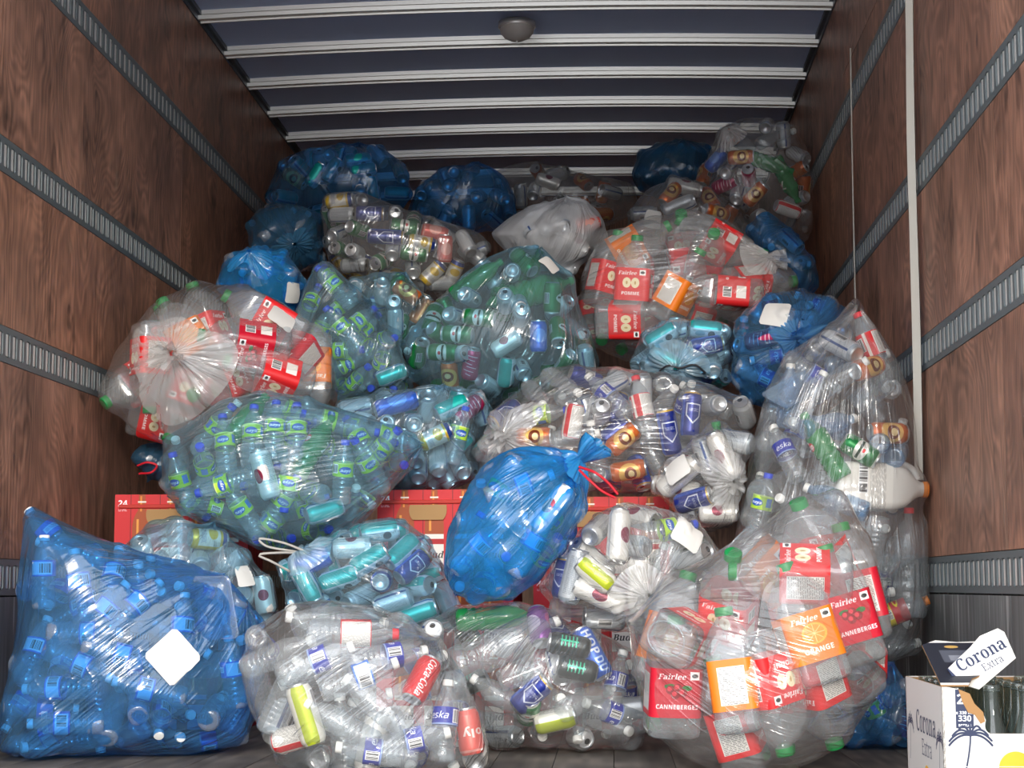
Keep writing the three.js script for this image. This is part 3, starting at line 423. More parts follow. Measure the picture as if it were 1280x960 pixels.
function wrapBag(q, seed) { // the film: taut over what it holds, sagging between, folded towards the knot
  const { b, c, R, dirs, pole } = q, low = new Float32Array(R.length), sag = b.sag ?? 0.022, t = V();
  const rayCapsule = (d, A, B, rad) => { // farthest crossing of the ray from the centre with a capsule
    const best = { t: 0 }, ba = t.subVectors(B, A), oa = c.clone().sub(A), baba = ba.dot(ba), bard = ba.dot(d), baoa = ba.dot(oa), rdoa = d.dot(oa), oaoa = oa.dot(oa), a = baba - bard * bard, bb = baba * rdoa - baoa * bard, cc = baba * oaoa - baoa * baoa - rad * rad * baba, h = bb * bb - a * cc;
    if (h >= 0) { const x = (-bb + Math.sqrt(h)) / a, y = baoa + x * bard; if (y > 0 && y < baba) best.t = Math.max(best.t, x); }
    for (const P of [A, B]) { const oc = c.clone().sub(P), k = d.dot(oc), hh = k * k - oc.dot(oc) + rad * rad; if (hh > 0) best.t = Math.max(best.t, -k + Math.sqrt(hh)); }
    return best.t;
  };
  for (let i = 0; i < R.length; i++) { let m = R[i] - sag; for (const [A, B, rad] of q.caps) m = Math.max(m, rayCapsule(dirs[i], A, B, rad + 0.003)); low[i] = Math.min(m, R[i] + 0.03); }
  let S = R.map((x, i) => Math.max(x, low[i]));
  for (let it = 0; it < 40; it++) { const N = S.slice(); for (let j = 1; j < NV; j++) for (let i = 0; i < NU; i++) { const k = j * NU + i, av = (S[j * NU + (i + 1) % NU] + S[j * NU + (i + NU - 1) % NU] + S[(j - 1) * NU + i] + S[(j + 1) * NU + i]) / 4; N[k] = Math.max(low[k], av - 0.0004); } S = N; }
  const pos = [], uv = [], idx = [];
  for (let j = 0; j <= NV; j++) for (let i = 0; i <= NU; i++) {
    const k = j * NU + i % NU, v = j / NV, tied = b.knot ? Math.exp(-((v / 0.16) ** 2)) : 0.25;
    const fold = (noise(i / NU * 40, v * 4 + seed, 40, 1e6, seed) - 0.5) * (0.009 + 0.018 * tied) + (noise(i / NU * 18, v * 12 + seed, 18, 1e6, seed + 8) - 0.5) * 0.008 + (noise(i / NU * 90 % 90, v * 9 + seed, 90, 1e6, seed + 3) - 0.5) * 0.004;
    const sunk = b.knot ? 0.02 * Math.exp(-((v / 0.07) ** 2)) : 0;
    const p = c.clone().addScaledVector(dirs[k], Math.max(S[k] + fold * Math.min(1, S[k] / 0.15) + 0.001 - sunk, 0.01));
    p.y = Math.max(p.y, 0.003); p.x = clamp(p.x, XL + 0.006, XR - 0.006); p.y = Math.min(p.y, YC - 0.05);
    pos.push(p.x - c.x, p.y - c.y, p.z - c.z); uv.push(i / NU, v);
  }
  for (let j = 0; j < NV; j++) for (let i = 0; i < NU; i++) { const a = j * (NU + 1) + i; idx.push(a, a + NU + 1, a + 1, a + 1, a + NU + 1, a + NU + 2); }
  const g = new THREE.BufferGeometry(); g.setAttribute('position', new THREE.Float32BufferAttribute(pos, 3)); g.setAttribute('uv', new THREE.Float32BufferAttribute(uv, 2)); g.setIndex(idx); g.computeVertexNormals();
  { const n = g.attributes.normal; for (let j = 0; j <= NV; j++) { const a = j * (NU + 1), z = a + NU, m = V(n.getX(a) + n.getX(z), n.getY(a) + n.getY(z), n.getZ(a) + n.getZ(z)).normalize(); n.setXYZ(a, m.x, m.y, m.z); n.setXYZ(z, m.x, m.y, m.z); } }
  const bag = thing('recycling_bag', b.label, 'bag'); bag.position.copy(c);
  const mat = film(b.tint, seed % 2);
  part('film', g, mat, bag);
  q.outer = (d) => { const ph = Math.acos(clamp(d.dot(pole), -1, 1)) / Math.PI * NV, th = ((Math.atan2(d.dot(q.e2), d.dot(q.e1)) / (Math.PI * 2) + 1) % 1) * NU, j = clamp(Math.round(ph), 0, NV), i = Math.round(th) % NU; return S[j * NU + i]; };
  if (b.knot && b.tail !== 0) { // gathered neck with a crumpled tail
    const r0 = q.outer(pole) - 0.018, n = 22, kp = [], ki = [], kuv = [], tail = b.tail ?? 0.05;
    const side = b.lean ? q.right.clone().multiplyScalar(b.lean[0]).addScaledVector(q.up, b.lean[1]) : V(0, -0.3, 0);
    for (let j = 0; j <= 7; j++) { const s = j / 7, w = [0.034, 0.017, 0.012, 0.017, 0.024, 0.032, 0.038, 0.04][j] * (tail / 0.05) ** 0.5; for (let i = 0; i <= n; i++) { const th = i / n * 6.2832, wv = w * (1 + 0.38 * Math.sin(th * 5 + seed) * s + 0.22 * Math.sin(th * 9 + s * 3)); const p = pole.clone().multiplyScalar(r0 + s * tail).addScaledVector(q.e1, Math.cos(th) * wv).addScaledVector(q.e2, Math.sin(th) * wv * 0.7).addScaledVector(side, s * s * tail); kp.push(p.x, p.y, p.z); kuv.push(i / n, s * 0.3); } }
    for (let j = 0; j < 7; j++) for (let i = 0; i < n; i++) { const a = j * (n + 1) + i; ki.push(a, a + 1, a + n + 1, a + 1, a + n + 2, a + n + 1); }
    const kg = new THREE.BufferGeometry(); kg.setAttribute('position', new THREE.Float32BufferAttribute(kp, 3)); kg.setAttribute('uv', new THREE.Float32BufferAttribute(kuv, 2)); kg.setIndex(ki); kg.computeVertexNormals();
    part('knot', kg, gathered(b.tint), bag);
    const pp = [], pi = [], pu = [], N = 130, K = 9, wide = b.gather ?? 0.1; // pleats fanning out from the tie
    for (let j = 0; j <= K; j++) for (let i = 0; i <= N; i++) {
      const th = i / N * Math.PI * 2, s = j / K, reach = wide * (0.3 + 0.8 * noise(i / N * 7, seed, 7, 1e6, seed + 20)), ps = (0.008 + reach * s) / Math.max(0.1, q.outer(pole));
      const d = pole.clone().multiplyScalar(Math.cos(ps)).addScaledVector(q.e1, Math.sin(ps) * Math.cos(th)).addScaledVector(q.e2, Math.sin(ps) * Math.sin(th));
      const pleat = Math.abs(noise(i / N * 26, 1.7, 26, 1e6, seed + 21) * 2 - 1) * 0.6 + Math.abs(Math.sin(th * 13 + seed)) * 0.4, h = 0.004 + 0.016 * pleat * Math.sin(Math.PI * Math.min(1, s * 0.8 + 0.12)) + 0.012 * (1 - s) ** 2 - 0.006 * s;
      const p = d.multiplyScalar(q.outer(d) + h); pp.push(p.x, p.y, p.z); pu.push(i / N * 0.6, s * 0.2);
    }
    for (let j = 0; j < K; j++) for (let i = 0; i < N; i++) { const a = j * (N + 1) + i; pi.push(a, a + N + 1, a + 1, a + 1, a + N + 1, a + N + 2); }
    const pg = new THREE.BufferGeometry(); pg.setAttribute('position', new THREE.Float32BufferAttribute(pp, 3)); pg.setAttribute('uv', new THREE.Float32BufferAttribute(pu, 2)); pg.setIndex(pi); pg.computeVertexNormals();
    part('gathered_pleats', pg, gathered(b.tint), bag);
  }
  for (const [u, v, size, rot] of b.stickers ?? []) { // white paper sticker laid on the film
    const s = q.hit(u, v); if (!s) { console.log('sticker misses', b.phrase, u, v); continue; }
    const n0 = q.normal(s).lerp(q.fwd, 0.3).normalize(), x = q.right.clone().applyAxisAngle(n0, rot * Math.PI / 180); x.addScaledVector(n0, -x.dot(n0)).normalize(); const y = n0.clone().cross(x), m = 12, sp = [], si = [], h = size / 2;
    const grid = (lift) => { for (let j = 0; j <= m; j++) for (let i = 0; i <= m; i++) { const p0 = s.clone().addScaledVector(x, (i / m * 2 - 1) * h).addScaledVector(y, (j / m * 2 - 1) * h).sub(c), d = p0.clone().normalize(); const p = d.clone().multiplyScalar(Math.max(q.outer(d), q.radius(d) - 0.012) + 0.005 + lift); sp.push(p.x, p.y, p.z); } };
    grid(0); const k2 = (m + 1) ** 2; grid(0.0006);
    for (let j = 0; j < m; j++) for (let i = 0; i < m; i++) for (const o of [0, k2]) { const a = o + j * (m + 1) + i; if ((i === 0 || i === m - 1) && (j === 0 || j === m - 1)) { const cor = [[i === 0 && j === 0, [a + 1, a + m + 2, a + m + 1]], [i > 0 && j === 0, [a, a + m + 2, a + m + 1]], [i === 0 && j > 0, [a, a + 1, a + m + 2]], [i > 0 && j > 0, [a, a + 1, a + m + 1]]].find((k) => k[0])[1]; si.push(...cor); } else si.push(a, a + 1, a + m + 1, a + 1, a + m + 2, a + m + 1); }
    const sg = new THREE.BufferGeometry(); sg.setAttribute('position', new THREE.Float32BufferAttribute(sp, 3)); sg.setIndex(si); sg.computeVertexNormals(); part('sticker', sg, stickerMat, bag).userData.label = 'blank white paper sticker';
  }
  for (const [mat2, pts] of b.cords ?? []) { // drawstrings, traced just in front of the film
    const line = pts.map(([u, v, lift = 0.012]) => { const s = q.hit(u, v) ?? at(u, v, b.z - 0.12); return s.addScaledVector(q.fwd, lift).sub(c); });
    part('drawstring', tube(line, 0.0035, 40, 6), mat2, bag);
  }
  shade(bag); return bag;
}

// ---------------------------------------------------------------- the pile, from the doors inwards (outline points and items in photograph pixels, depth in metres)
const WATER = [['water.eska', 3], ['water.plain', 5], ['tall.silver', 0.6], ['tall.white', 0.6]], JUGS = [['jug.jugApple', 4], ['jug.jugBerry', 2], ['jug.jugOrange', 1]], LIME = [['water.lime', 6], ['water.plain', 2]];
const CANS = [['can.silver', 4], ['can.teal', 2], ['can.white', 1], ['can.navy', 1]], DIMCANS = [['can.silver', 2], ['tall.silver', 2], ['can.orange', 1], ['can.gold', 1], ['can.green', 1]], MIXED = [['water.plain', 4], ['water.plainBlue', 2], ['tall.silver', 0.7], ['water.eska', 1], ['cup.cup', 1]];
const PILE = [
  { phrase: 'the cola can bag', label: 'clear bag of bottles at the floor edge with a bright red cola can', tint: 'clear', dir: [0.8, 0.6], z: 4.05, c: [455, 870], D: 0.24, mix: WATER, n: 36, n2: 14,
    out: [[305, 810], [315, 780], [345, 760], [390, 750], [440, 750], [500, 770], [545, 800], [580, 850], [603, 900], [612, 950], [600, 985], [540, 1000], [450, 995], [380, 975], [340, 940], [315, 890], [305, 845]],
    heroes: [['can.cola', 530, 849, 58, 0, 0, 'bright red cola can tilted inside the clear bag at the floor edge'], ['soda.colaLabel', 440, 787, 0, 0, -20], ['tall.yellow', 381, 894, 107, 0, 0, 'tall white can with a lime stripe inside a clear bag'], ['can.pink', 592, 917, 100, 0, 0, 'coral pink can pressed into the corner of a clear bag'], ['water.eska', 392, 824, 20], ['water.eska', 488, 816, 12], ['water.eska', 536, 813, 20], ['water.eska', 563, 903, 82, 0, 30], ['water.eska', 471, 940, 172], ['water.eska', 514, 928, 12], ['water.pale', 449, 845, 20], ['water.plain', 335, 811, 15], ['can.redWhite', 364, 925, 200], ['water.plain', 345, 868, 60], ['water.plain', 425, 905, 150], ['water.plain.1', 470, 880, 140], ['can.silver', 340, 905, 110, -60]] },
  { phrase: 'the front juice bag', label: 'clear bag of juice jugs with orange and crimson labels showing beside the white carton', tint: 'clear', z: 4.15, c: [955, 830], D: 0.27, mix: JUGS, n: 10, n2: 4, dir: [-1, 0.3],
    out: [[1046, 604], [1060, 606], [1070, 628], [1085, 660], [1098, 700], [1104, 760], [1102, 830], [1085, 880], [1050, 930], [1000, 965], [930, 990], [870, 975], [830, 935], [805, 890], [790, 830], [790, 790], [805, 750], [850, 715], [900, 690], [950, 665], [1000, 640]],
    heroes: [['jug.jugOrange', 1005, 780, 107, 0, 8, 'juice jug with the orange slice label inside the front clear bag'], ['jug.jugBerry', 1058, 752, 107, 0, -5, 'juice jug with the cranberry label inside the front clear bag'], ['jug.jugOrange', 915, 838, 97, 0, 92, 'juice jug turning its orange back label inside the front clear bag'], ['jug.jugApple', 965, 868, -78, 0, -45], ['jug.jugApple', 1035, 868, -70, 0, 70], ['jug.jugApple', 900, 916, 105, 0, 92], ['jug.jugBerry', 830, 847, 82, 0, 40], ['jug.jugApple', 858, 794, 60, -80, 0, 'juice jug seen from its base inside the front clear bag'], ['jug.jugBerry', 1083, 715, 104, 0, 60], ['jug.jugApple', 990, 712, 178, 10, 40], ['jug.jugApple', 905, 740, 70, 55, 0], ['jug.jugOrange', 803, 772, 75, 0, 40], ['jug.jugApple', 828, 905, 200, 65, 0], ['jug.jugApple', 1035, 672, 120, 25, 120]] },
  { phrase: 'the big blue bag', label: 'big blue bag of water bottles with a pointed corner against the side wall', tint: 'blue', dir: [0.75, 0.65], z: 4.45, c: [170, 815], D: 0.24, mix: [['water.pale', 6], ['water.plain', 3], ['water.plainBlue', 1]], n: 52, n2: 16,
    out: [[24, 628], [36, 634], [62, 655], [100, 672], [160, 690], [220, 705], [270, 722], [310, 750], [330, 790], [332, 840], [325, 880], [318, 915], [300, 932], [200, 944], [80, 944], [3, 942], [6, 915], [20, 860], [28, 790], [30, 720]],
    heroes: [['water.pale', 55, 715, 90], ['water.pale', 96, 728, 100], ['water.pale', 136, 705, 78], ['water.pale', 128, 762, 52], ['water.pale', 168, 755, 45], ['water.pale', 104, 790, 0], ['water.pale', 148, 818, -15], ['water.pale', 96, 830, -25], ['water.pale', 70, 862, 180], ['water.pale', 186, 862, 165], ['water.pale', 82, 904, 180], ['tray.tray', 268, 762, 92, 84, 0, 'pale plastic tray seen through the big blue bag'], ['water.pale', 230, 785, 85], ['water.pale', 293, 840, 100], ['water.plain', 270, 885, 20, -60], ['water.plain', 140, 895, 70, -60]], stickers: [[218, 821, 0.105, 42]] },
  { phrase: 'the deep blue bag', label: 'deep blue knotted bag with a red drawstring in the middle of the pile', tint: 'deep', z: 4.5, c: [650, 655], D: 0.2, mix: [['water.lime', 2], ['water.pale', 3], ['water.plain', 2]], n: 20, n2: 6, knot: [722, 578], tail: 0.06, lean: [0.5, 0.2],
    out: [[625, 560], [665, 553], [705, 556], [735, 590], [740, 620], [722, 665], [692, 710], [652, 748], [600, 756], [560, 742], [547, 712], [555, 670], [578, 620], [600, 582]],
    heroes: [['water.lime', 622, 606, 240], ['tall.white', 690, 637, 48], ['water.pale', 650, 606, 20], ['water.pale', 665, 680, 60], ['water.pale', 596, 684, 40]],
    cords: [[redCord, [[724, 584, 0.02], [745, 592, 0.02], [760, 604, 0.015], [772, 618, 0.01]]], [redCord, [[724, 588, 0.02], [738, 602, 0.02], [752, 614, 0.02], [768, 622, 0.01]]]] },
  { phrase: 'the gathered clear bag', label: 'clear bag gathered in a tight knot between the deep blue bag and the juice jugs', tint: 'clear', z: 4.6, c: [785, 705], D: 0.2, mix: [['water.plain', 4], ['can.silver', 1], ['tall.white', 2]], n: 24, n2: 4, knot: [808, 742], gather: 0.15, tail: 0.05, lean: [0.2, -0.3],
    out: [[662, 735], [688, 690], [720, 655], [760, 630], [800, 624], [845, 640], [890, 660], [908, 690], [895, 720], [880, 760], [850, 790], [800, 795], [740, 785], [690, 765]],
    heroes: [['tall.white', 772, 668, 88, 0, 90], ['tall.silver', 713, 722, 75], ['can.navy', 697, 725, 80], ['tall.white', 749, 745, 155, 0, 60], ['water.plain', 842, 692, 65], ['water.lime', 838, 656, 20], ['can.yellow', 745, 718, 140], ['can.silver', 868, 695, 30, 60]], stickers: [[864, 667, 0.085, -25]] },
  { phrase: 'the low clear bag', label: 'clear bag of dark cans and bottles low on the floor below the deep blue bag', tint: 'clear', dir: [0.5, 0.85], z: 4.62, c: [685, 845], D: 0.24, mix: [['water.plain', 4], ['can.silver', 1], ['water.eska', 1], ['can.black', 0.6]], n: 32,
    out: [[520, 785], [560, 762], [610, 754], [680, 757], [730, 772], [775, 795], [802, 835], [815, 900], [805, 930], [740, 936], [660, 938], [610, 930], [570, 890], [540, 830]],
    heroes: [['can.black', 712, 806, 172], ['can.black', 720, 836, 168], ['tall.blue', 743, 815, 115], ['can.yellow', 694, 901, 15], ['can.green', 661, 886, 80, 45], ['can.navy', 664, 868, 40], ['cup.cup', 650, 842, 22], ['can.purple', 673, 777, 95], ['can.navy', 697, 770, 110], ['water.eska', 779, 857, 70], ['water.eska', 776, 896, 160], ['soda.plainGreen', 615, 766, 2], ['large.plain', 628, 800, 25], ['water.plain', 625, 872, 150], ['water.plain', 735, 875, 20, -30], ['water.plain', 760, 905, 0, 50]] },
  { phrase: 'the bag behind the carton', label: 'small blue bag low on the floor behind the white carton of empty bottles', tint: 'blue', z: 4.7, c: [1090, 890], mix: [['water.lime', 2], ['water.pale', 2], ['can.berry', 1]], n: 10, n2: 3,
    out: [[1030, 850], [1080, 832], [1120, 832], [1145, 860], [1150, 925], [1100, 942], [1050, 942], [1010, 910]] },
  { phrase: 'the tall clear bag', label: 'tall clear bag with a pointed top leaning on the plywood wall under the strap', tint: 'clear', z: 4.95, c: [1050, 620], D: 0.26, mix: MIXED, n: 52, n2: 14, knot: [1078, 392], tail: 0,
    out: [[1076, 358], [1093, 393], [1112, 440], [1142, 490], [1152, 550], [1166, 610], [1171, 680], [1173, 760], [1155, 805], [1110, 832], [1060, 850], [1000, 830], [940, 770], [918, 700], [925, 650], [935, 600], [950, 545], [965, 490], [990, 440], [1040, 412]],
    heroes: [['milk.milk', 1104, 608, -3, 0, 0, 'white milk jug with orange cap inside the tall clear bag'], ['can.green', 1075, 563, -32], ['soda.seven', 1028, 556, 120], ['can.orange', 1112, 538, 0], ['water.plainBlue', 1100, 552, 30, -70], ['cup.cup', 1090, 492, 60, 60], ['soda.colaLabel', 1090, 430, 110], ['can.orange', 1084, 460, 20, -20], ['large.plain', 983, 607, 40, -65], ['water.plainBlue', 1037, 530, 20, -40], ['water.lime', 950, 632, 75], ['large.redCap', 1145, 712, 88, 0, 0, 'large clear bottle with red cap standing in the tall clear bag'], ['soda.redYellow', 1122, 780, 20, 0, 0, 'red and yellow labelled bottle at the foot of the tall clear bag'], ['cup.cup', 1116, 700, 70, 50], ['water.plain', 1112, 483, 40, -60], ['water.plain', 1010, 500, 60], ['water.plain', 1050, 470, 30], ['tray.tray', 992, 492, 60, 40]] },
  { phrase: 'the grey corded bag', label: 'pale blue bag of white and teal cans tied with a grey cord', tint: 'pale', z: 4.85, c: [455, 715], D: 0.2, mix: [['can.teal', 6], ['can.navy', 1], ['can.silver', 2]], n: 18, n2: 0, knot: [385, 690], tail: 0.03,
    out: [[348, 705], [375, 685], [430, 660], [480, 645], [520, 655], [547, 690], [565, 735], [590, 780], [570, 795], [490, 795], [420, 780], [365, 760], [342, 730]],
    heroes: [['can.teal', 475, 662, 12], ['can.teal', 505, 688, 42], ['can.teal', 424, 724, 18], ['can.navy', 518, 708, 38], ['can.white', 440, 684, 0], ['can.azure', 390, 702, 20], ['can.teal', 382, 730, -60], ['can.silver', 492, 752, 200], ['can.teal', 522, 766, 20], ['can.teal', 462, 700, 30, 10], ['can.silver', 450, 748, 10, -50]],
    cords: [[greyCord, [[384, 690, 0.02], [352, 678, 0.02], [324, 674, 0.02], [332, 682, 0.02], [372, 690, 0.015]]], [greyCord, [[384, 692, 0.02], [350, 691, 0.02], [324, 694, 0.02], [340, 702, 0.02], [362, 714, 0.015]]]] },
  { phrase: 'the cup bag', label: 'pale bag of cans and cups tucked behind the big blue bag', tint: 'pale', z: 4.9, c: [238, 715], D: 0.17, mix: [['can.silver', 4], ['can.teal', 1], ['cup.cup', 2]], n: 14, n2: 3,
    out: [[140, 695], [165, 665], [210, 647], [260, 655], [300, 680], [322, 710], [350, 745], [345, 790], [300, 800], [240, 790], [160, 760], [138, 725]],
    heroes: [['cup.cup', 224, 678, 92], ['can.gold', 262, 670, 5], ['can.silver', 178, 692, 90, 60], ['can.silver', 250, 704, 90, -70], ['cup.cup', 272, 703, 20, 50], ['can.white', 336, 745, 100]], stickers: [[308, 720, 0.06, 15]] },
  { phrase: 'the small clear bag', label: 'small clear knotted bag of white cans between the tall clear bag and the gathered bag', tint: 'clear', z: 5.0, c: [882, 598], D: 0.17, mix: [['tall.white', 3], ['can.silver', 2], ['water.plain', 2]], n: 12, n2: 4, knot: [915, 602], gather: 0.12, tail: 0.03,
    out: [[812, 606], [835, 570], [870, 545], [900, 533], [940, 538], [955, 580], [945, 640], [922, 668], [880, 668], [840, 645]],
    heroes: [['tall.white', 846, 596, 35], ['tall.white', 907, 568, 112], ['can.navy', 866, 626, 20], ['can.white', 897, 642, 0], ['soda.plainGreen', 915, 555, 100, 30]], stickers: [[843, 585, 0.08, 25]] },
  { phrase: 'the large lime bottle bag', label: 'large blue green bag of lime labelled water bottles with a pointed end', tint: 'teal', dir: [1, 0.2], z: 5.0, c: [355, 590], D: 0.27, mix: LIME, n: 50, n2: 14,
    out: [[197, 572], [225, 540], [265, 510], [310, 490], [360, 489], [410, 505], [470, 528], [530, 543], [518, 575], [490, 612], [455, 647], [430, 677], [390, 690], [330, 688], [270, 667], [225, 637], [203, 605]],
    heroes: [['water.lime', 313, 542, 90], ['water.lime', 342, 533, 88], ['water.lime', 373, 536, 88], ['water.lime', 275, 553, 100], ['soda.seven', 397, 555, 60, 0, 0, 'green lemon soda bottle among lime labelled water bottles'], ['water.lime', 417, 524, 170], ['water.lime', 432, 590, 88], ['water.lime', 462, 548, 112], ['water.lime', 472, 580, 125], ['water.lime', 280, 605, 200], ['water.lime', 361, 600, 262], ['water.lime', 342, 655, 235], ['water.lime', 352, 630, 60], ['tall.white', 331, 593, 107, 0, 0, 'tall white can among lime labelled water bottles'], ['water.lime', 212, 605, 100], ['can.teal', 406, 640, 12], ['soda.plainGreen', 299, 519, 60], ['water.lime', 490, 560, 60, 40], ['water.lime', 300, 640, 120]] },
  { phrase: 'the wide central bag', label: 'wide clear bag in the centre of the pile above the deep blue bag', tint: 'clear', z: 5.3, c: [760, 540], D: 0.24, mix: [['water.plain', 3], ['can.navy', 1], ['can.silver', 1], ['water.eska', 1]], n: 32, n2: 8, knot: [638, 545], gather: 0.14, tail: 0.05, lean: [-0.3, -0.4],
    out: [[590, 560], [602, 525], [640, 490], [680, 462], [730, 456], [790, 460], [840, 468], [900, 485], [942, 505], [950, 530], [930, 570], [880, 600], [830, 615], [780, 622], [730, 612], [650, 600], [600, 600]],
    heroes: [['water.lime', 672, 518, 5], ['water.pale', 744, 565, 100], ['can.orange', 779, 549, 40], ['soda.colaLabel', 808, 508, 100], ['tall.navy', 868, 518, 82], ['can.silver', 893, 507, 90, -72], ['tall.navy', 836, 540, 100], ['can.redWhite', 716, 527, 80], ['can.orange', 668, 546, 0], ['can.orange', 785, 588, 10], ['can.silver', 763, 478, 40], ['water.plain', 712, 548, 10], ['water.eska', 760, 490, 130]] },
  { phrase: 'the bag above the cartons', label: 'pale blue bag of silver cans above the red beer carton', tint: 'pale', z: 5.4, c: [525, 548], D: 0.2, mix: [['can.silver', 4], ['can.teal', 1], ['water.plain', 1]], n: 18, n2: 2,
    out: [[415, 510], [470, 488], [560, 482], [612, 488], [625, 515], [615, 570], [590, 608], [550, 616], [490, 616], [440, 590]],
    heroes: [['can.gold', 544, 546, 25], ['can.silver', 518, 529, 90, -75], ['can.silver', 523, 587, 90, -75], ['can.silver', 548, 576, 90, -60], ['can.silver', 577, 583, 60, -75], ['tall.azure', 494, 504, 20], ['can.teal', 565, 509, 30], ['can.berry', 587, 511, 40], ['water.lime', 574, 544, 75], ['can.silver', 440, 508, 0]] },
  { phrase: 'the wall juice bag', label: 'clear knotted bag of juice jugs pressed against the plywood wall above the lime bottles', tint: 'clear', z: 5.35, c: [275, 450], D: 0.27, mix: JUGS, n: 9, n2: 4, knot: [222, 443], gather: 0.2, tail: 0.07, lean: [-0.1, -0.2],
    out: [[127, 482], [150, 430], [185, 393], [215, 363], [260, 354], [310, 359], [350, 374], [385, 400], [412, 440], [432, 490], [425, 520], [370, 545], [300, 560], [230, 565], [195, 555], [165, 540], [138, 512]],
    heroes: [['jug.jugBerry', 306, 428, 172, 0, -45], ['jug.jugApple', 336, 468, 162, 0, -50], ['jug.jugApple', 336, 390, 150, 0, -30], ['jug.jugApple', 181, 460, -88, 0, 50], ['jug.jugApple', 182, 412, 120, 0, 30], ['jug.jugOrange', 220, 413, 125, 0, 20], ['jug.jugBerry', 379, 452, 225, 0, 60], ['jug.jugOrange', 413, 476, -100, 0, 40], ['jug.jugApple', 248, 378, 110, 20, 60], ['jug.jugApple', 155, 480, 220, 45, 0], ['jug.jugApple', 225, 508, 250, 40, 0], ['jug.jugApple', 275, 478, 200, 50, 0]], stickers: [[355, 396, 0.085, -30]] },
  { phrase: 'the blue bag with red cord by the wall', label: 'small dark blue bag with a red drawstring in the gap by the wall', tint: 'dark', z: 5.5, c: [195, 580], D: 0.1,
    out: [[156, 572], [175, 552], [215, 548], [240, 580], [225, 612], [185, 602]], cords: [[redCord, [[172, 582], [185, 578], [196, 582], [190, 590], [174, 592]]]] },
  { phrase: 'the knotted blue bag', label: 'blue knotted bag with a white sticker beside the tall pointed clear bag', tint: 'blue', z: 5.55, c: [980, 425], D: 0.2, mix: [['water.eska', 2], ['water.plain', 2], ['can.berry', 1], ['can.silver', 1]], n: 16, n2: 5, knot: [996, 424], gather: 0.09, tail: 0.06, lean: [0.5, 0.3],
    out: [[912, 445], [922, 392], [950, 370], [1000, 360], [1048, 374], [1062, 395], [1050, 430], [1020, 470], [985, 500], [955, 520], [928, 500], [913, 475]],
    heroes: [['water.eska', 953, 474, -25], ['can.berry', 951, 424, 10]], stickers: [[968, 390, 0.09, -15]] },
  { phrase: 'the black tied bag', label: 'pale blue bag of teal cans tied in black below the upper juice jugs', tint: 'pale', z: 5.65, c: [855, 435], D: 0.19, mix: CANS, n: 15, n2: 0, knot: [846, 458], tail: 0.03,
    out: [[783, 448], [805, 412], [840, 396], [900, 398], [928, 415], [930, 465], [905, 490], [840, 490], [795, 475]],
    heroes: [['can.teal', 826, 420, 30], ['can.teal', 883, 411, -5], ['can.teal', 832, 448, -30], ['can.navy', 884, 432, 8], ['can.silver', 890, 457, 60, -75], ['can.silver', 801, 452, 60, -75]],
    cords: [[blackCord, [[822, 466, 0.02], [835, 457, 0.02], [850, 460, 0.02], [868, 456, 0.02], [882, 466, 0.015]]]] },
  { phrase: 'the can end bag', label: 'wide blue tinted bag with many bare can ends and green bottles at its top', tint: 'teal', z: 5.9, c: [630, 410], D: 0.27, mix: [['can.silver', 4], ['can.green', 2], ['can.white', 1], ['water.plain', 1]], n: 26, n2: 0,
    out: [[500, 435], [528, 390], [560, 360], [600, 325], [640, 304], [690, 316], [718, 350], [724, 390], [740, 420], [760, 455], [745, 485], [690, 495], [650, 505], [600, 515], [550, 505], [508, 475]],
    heroes: [['can.silver', 585, 370, 90, -80], ['can.silver', 566, 395, 90, -80], ['can.silver', 632, 377, 90, 70], ['can.silver', 651, 394, 90, 70], ['can.silver', 649, 381, 90, -70], ['can.green', 598, 397, 172], ['can.white', 633, 430, 32], ['can.berry', 588, 456, 80], ['can.green', 553, 441, 180], ['can.azure', 673, 421, 90], ['large.plainGreen', 655, 332, 60], ['can.silver', 640, 341, 90, -75], ['large.plainGreen', 680, 350, 20], ['soda.plainGreen', 594, 343, 30], ['can.teal', 633, 465, 85], ['can.orange', 561, 471, 90], ['can.silver', 574, 443, 20, 50], ['can.green', 572, 418, 175]], stickers: [[689, 328, 0.07, -40]] },
  { phrase: 'the rear lime bottle bag', label: 'pointed blue green bag of lime labelled bottles behind the juice jugs by the wall', tint: 'teal', z: 5.85, c: [440, 425], D: 0.2, mix: LIME, n: 28, n2: 6,
    out: [[400, 316], [425, 340], [468, 383], [500, 418], [522, 450], [525, 495], [470, 510], [420, 505], [385, 450], [365, 400], [378, 362]],
    heroes: [['water.lime', 417, 352, 130], ['water.lime', 446, 399, 40], ['water.lime', 428, 410, 130], ['water.lime', 420, 440, 5], ['water.lime', 392, 412, 60], ['can.teal', 490, 470, 20]] },
  { phrase: 'the upper juice bag', label: 'clear bag of red labelled juice jugs high in the pile', tint: 'clear', z: 6.1, c: [845, 350], D: 0.28, mix: JUGS, n: 9, n2: 4, knot: [955, 325], tail: 0.05, lean: [0.6, -0.2],
    out: [[716, 395], [720, 350], [740, 305], [790, 280], [850, 264], [900, 267], [940, 298], [965, 322], [1000, 350], [985, 375], [955, 400], [900, 420], [850, 430], [800, 445], [770, 452], [735, 435], [718, 415]],
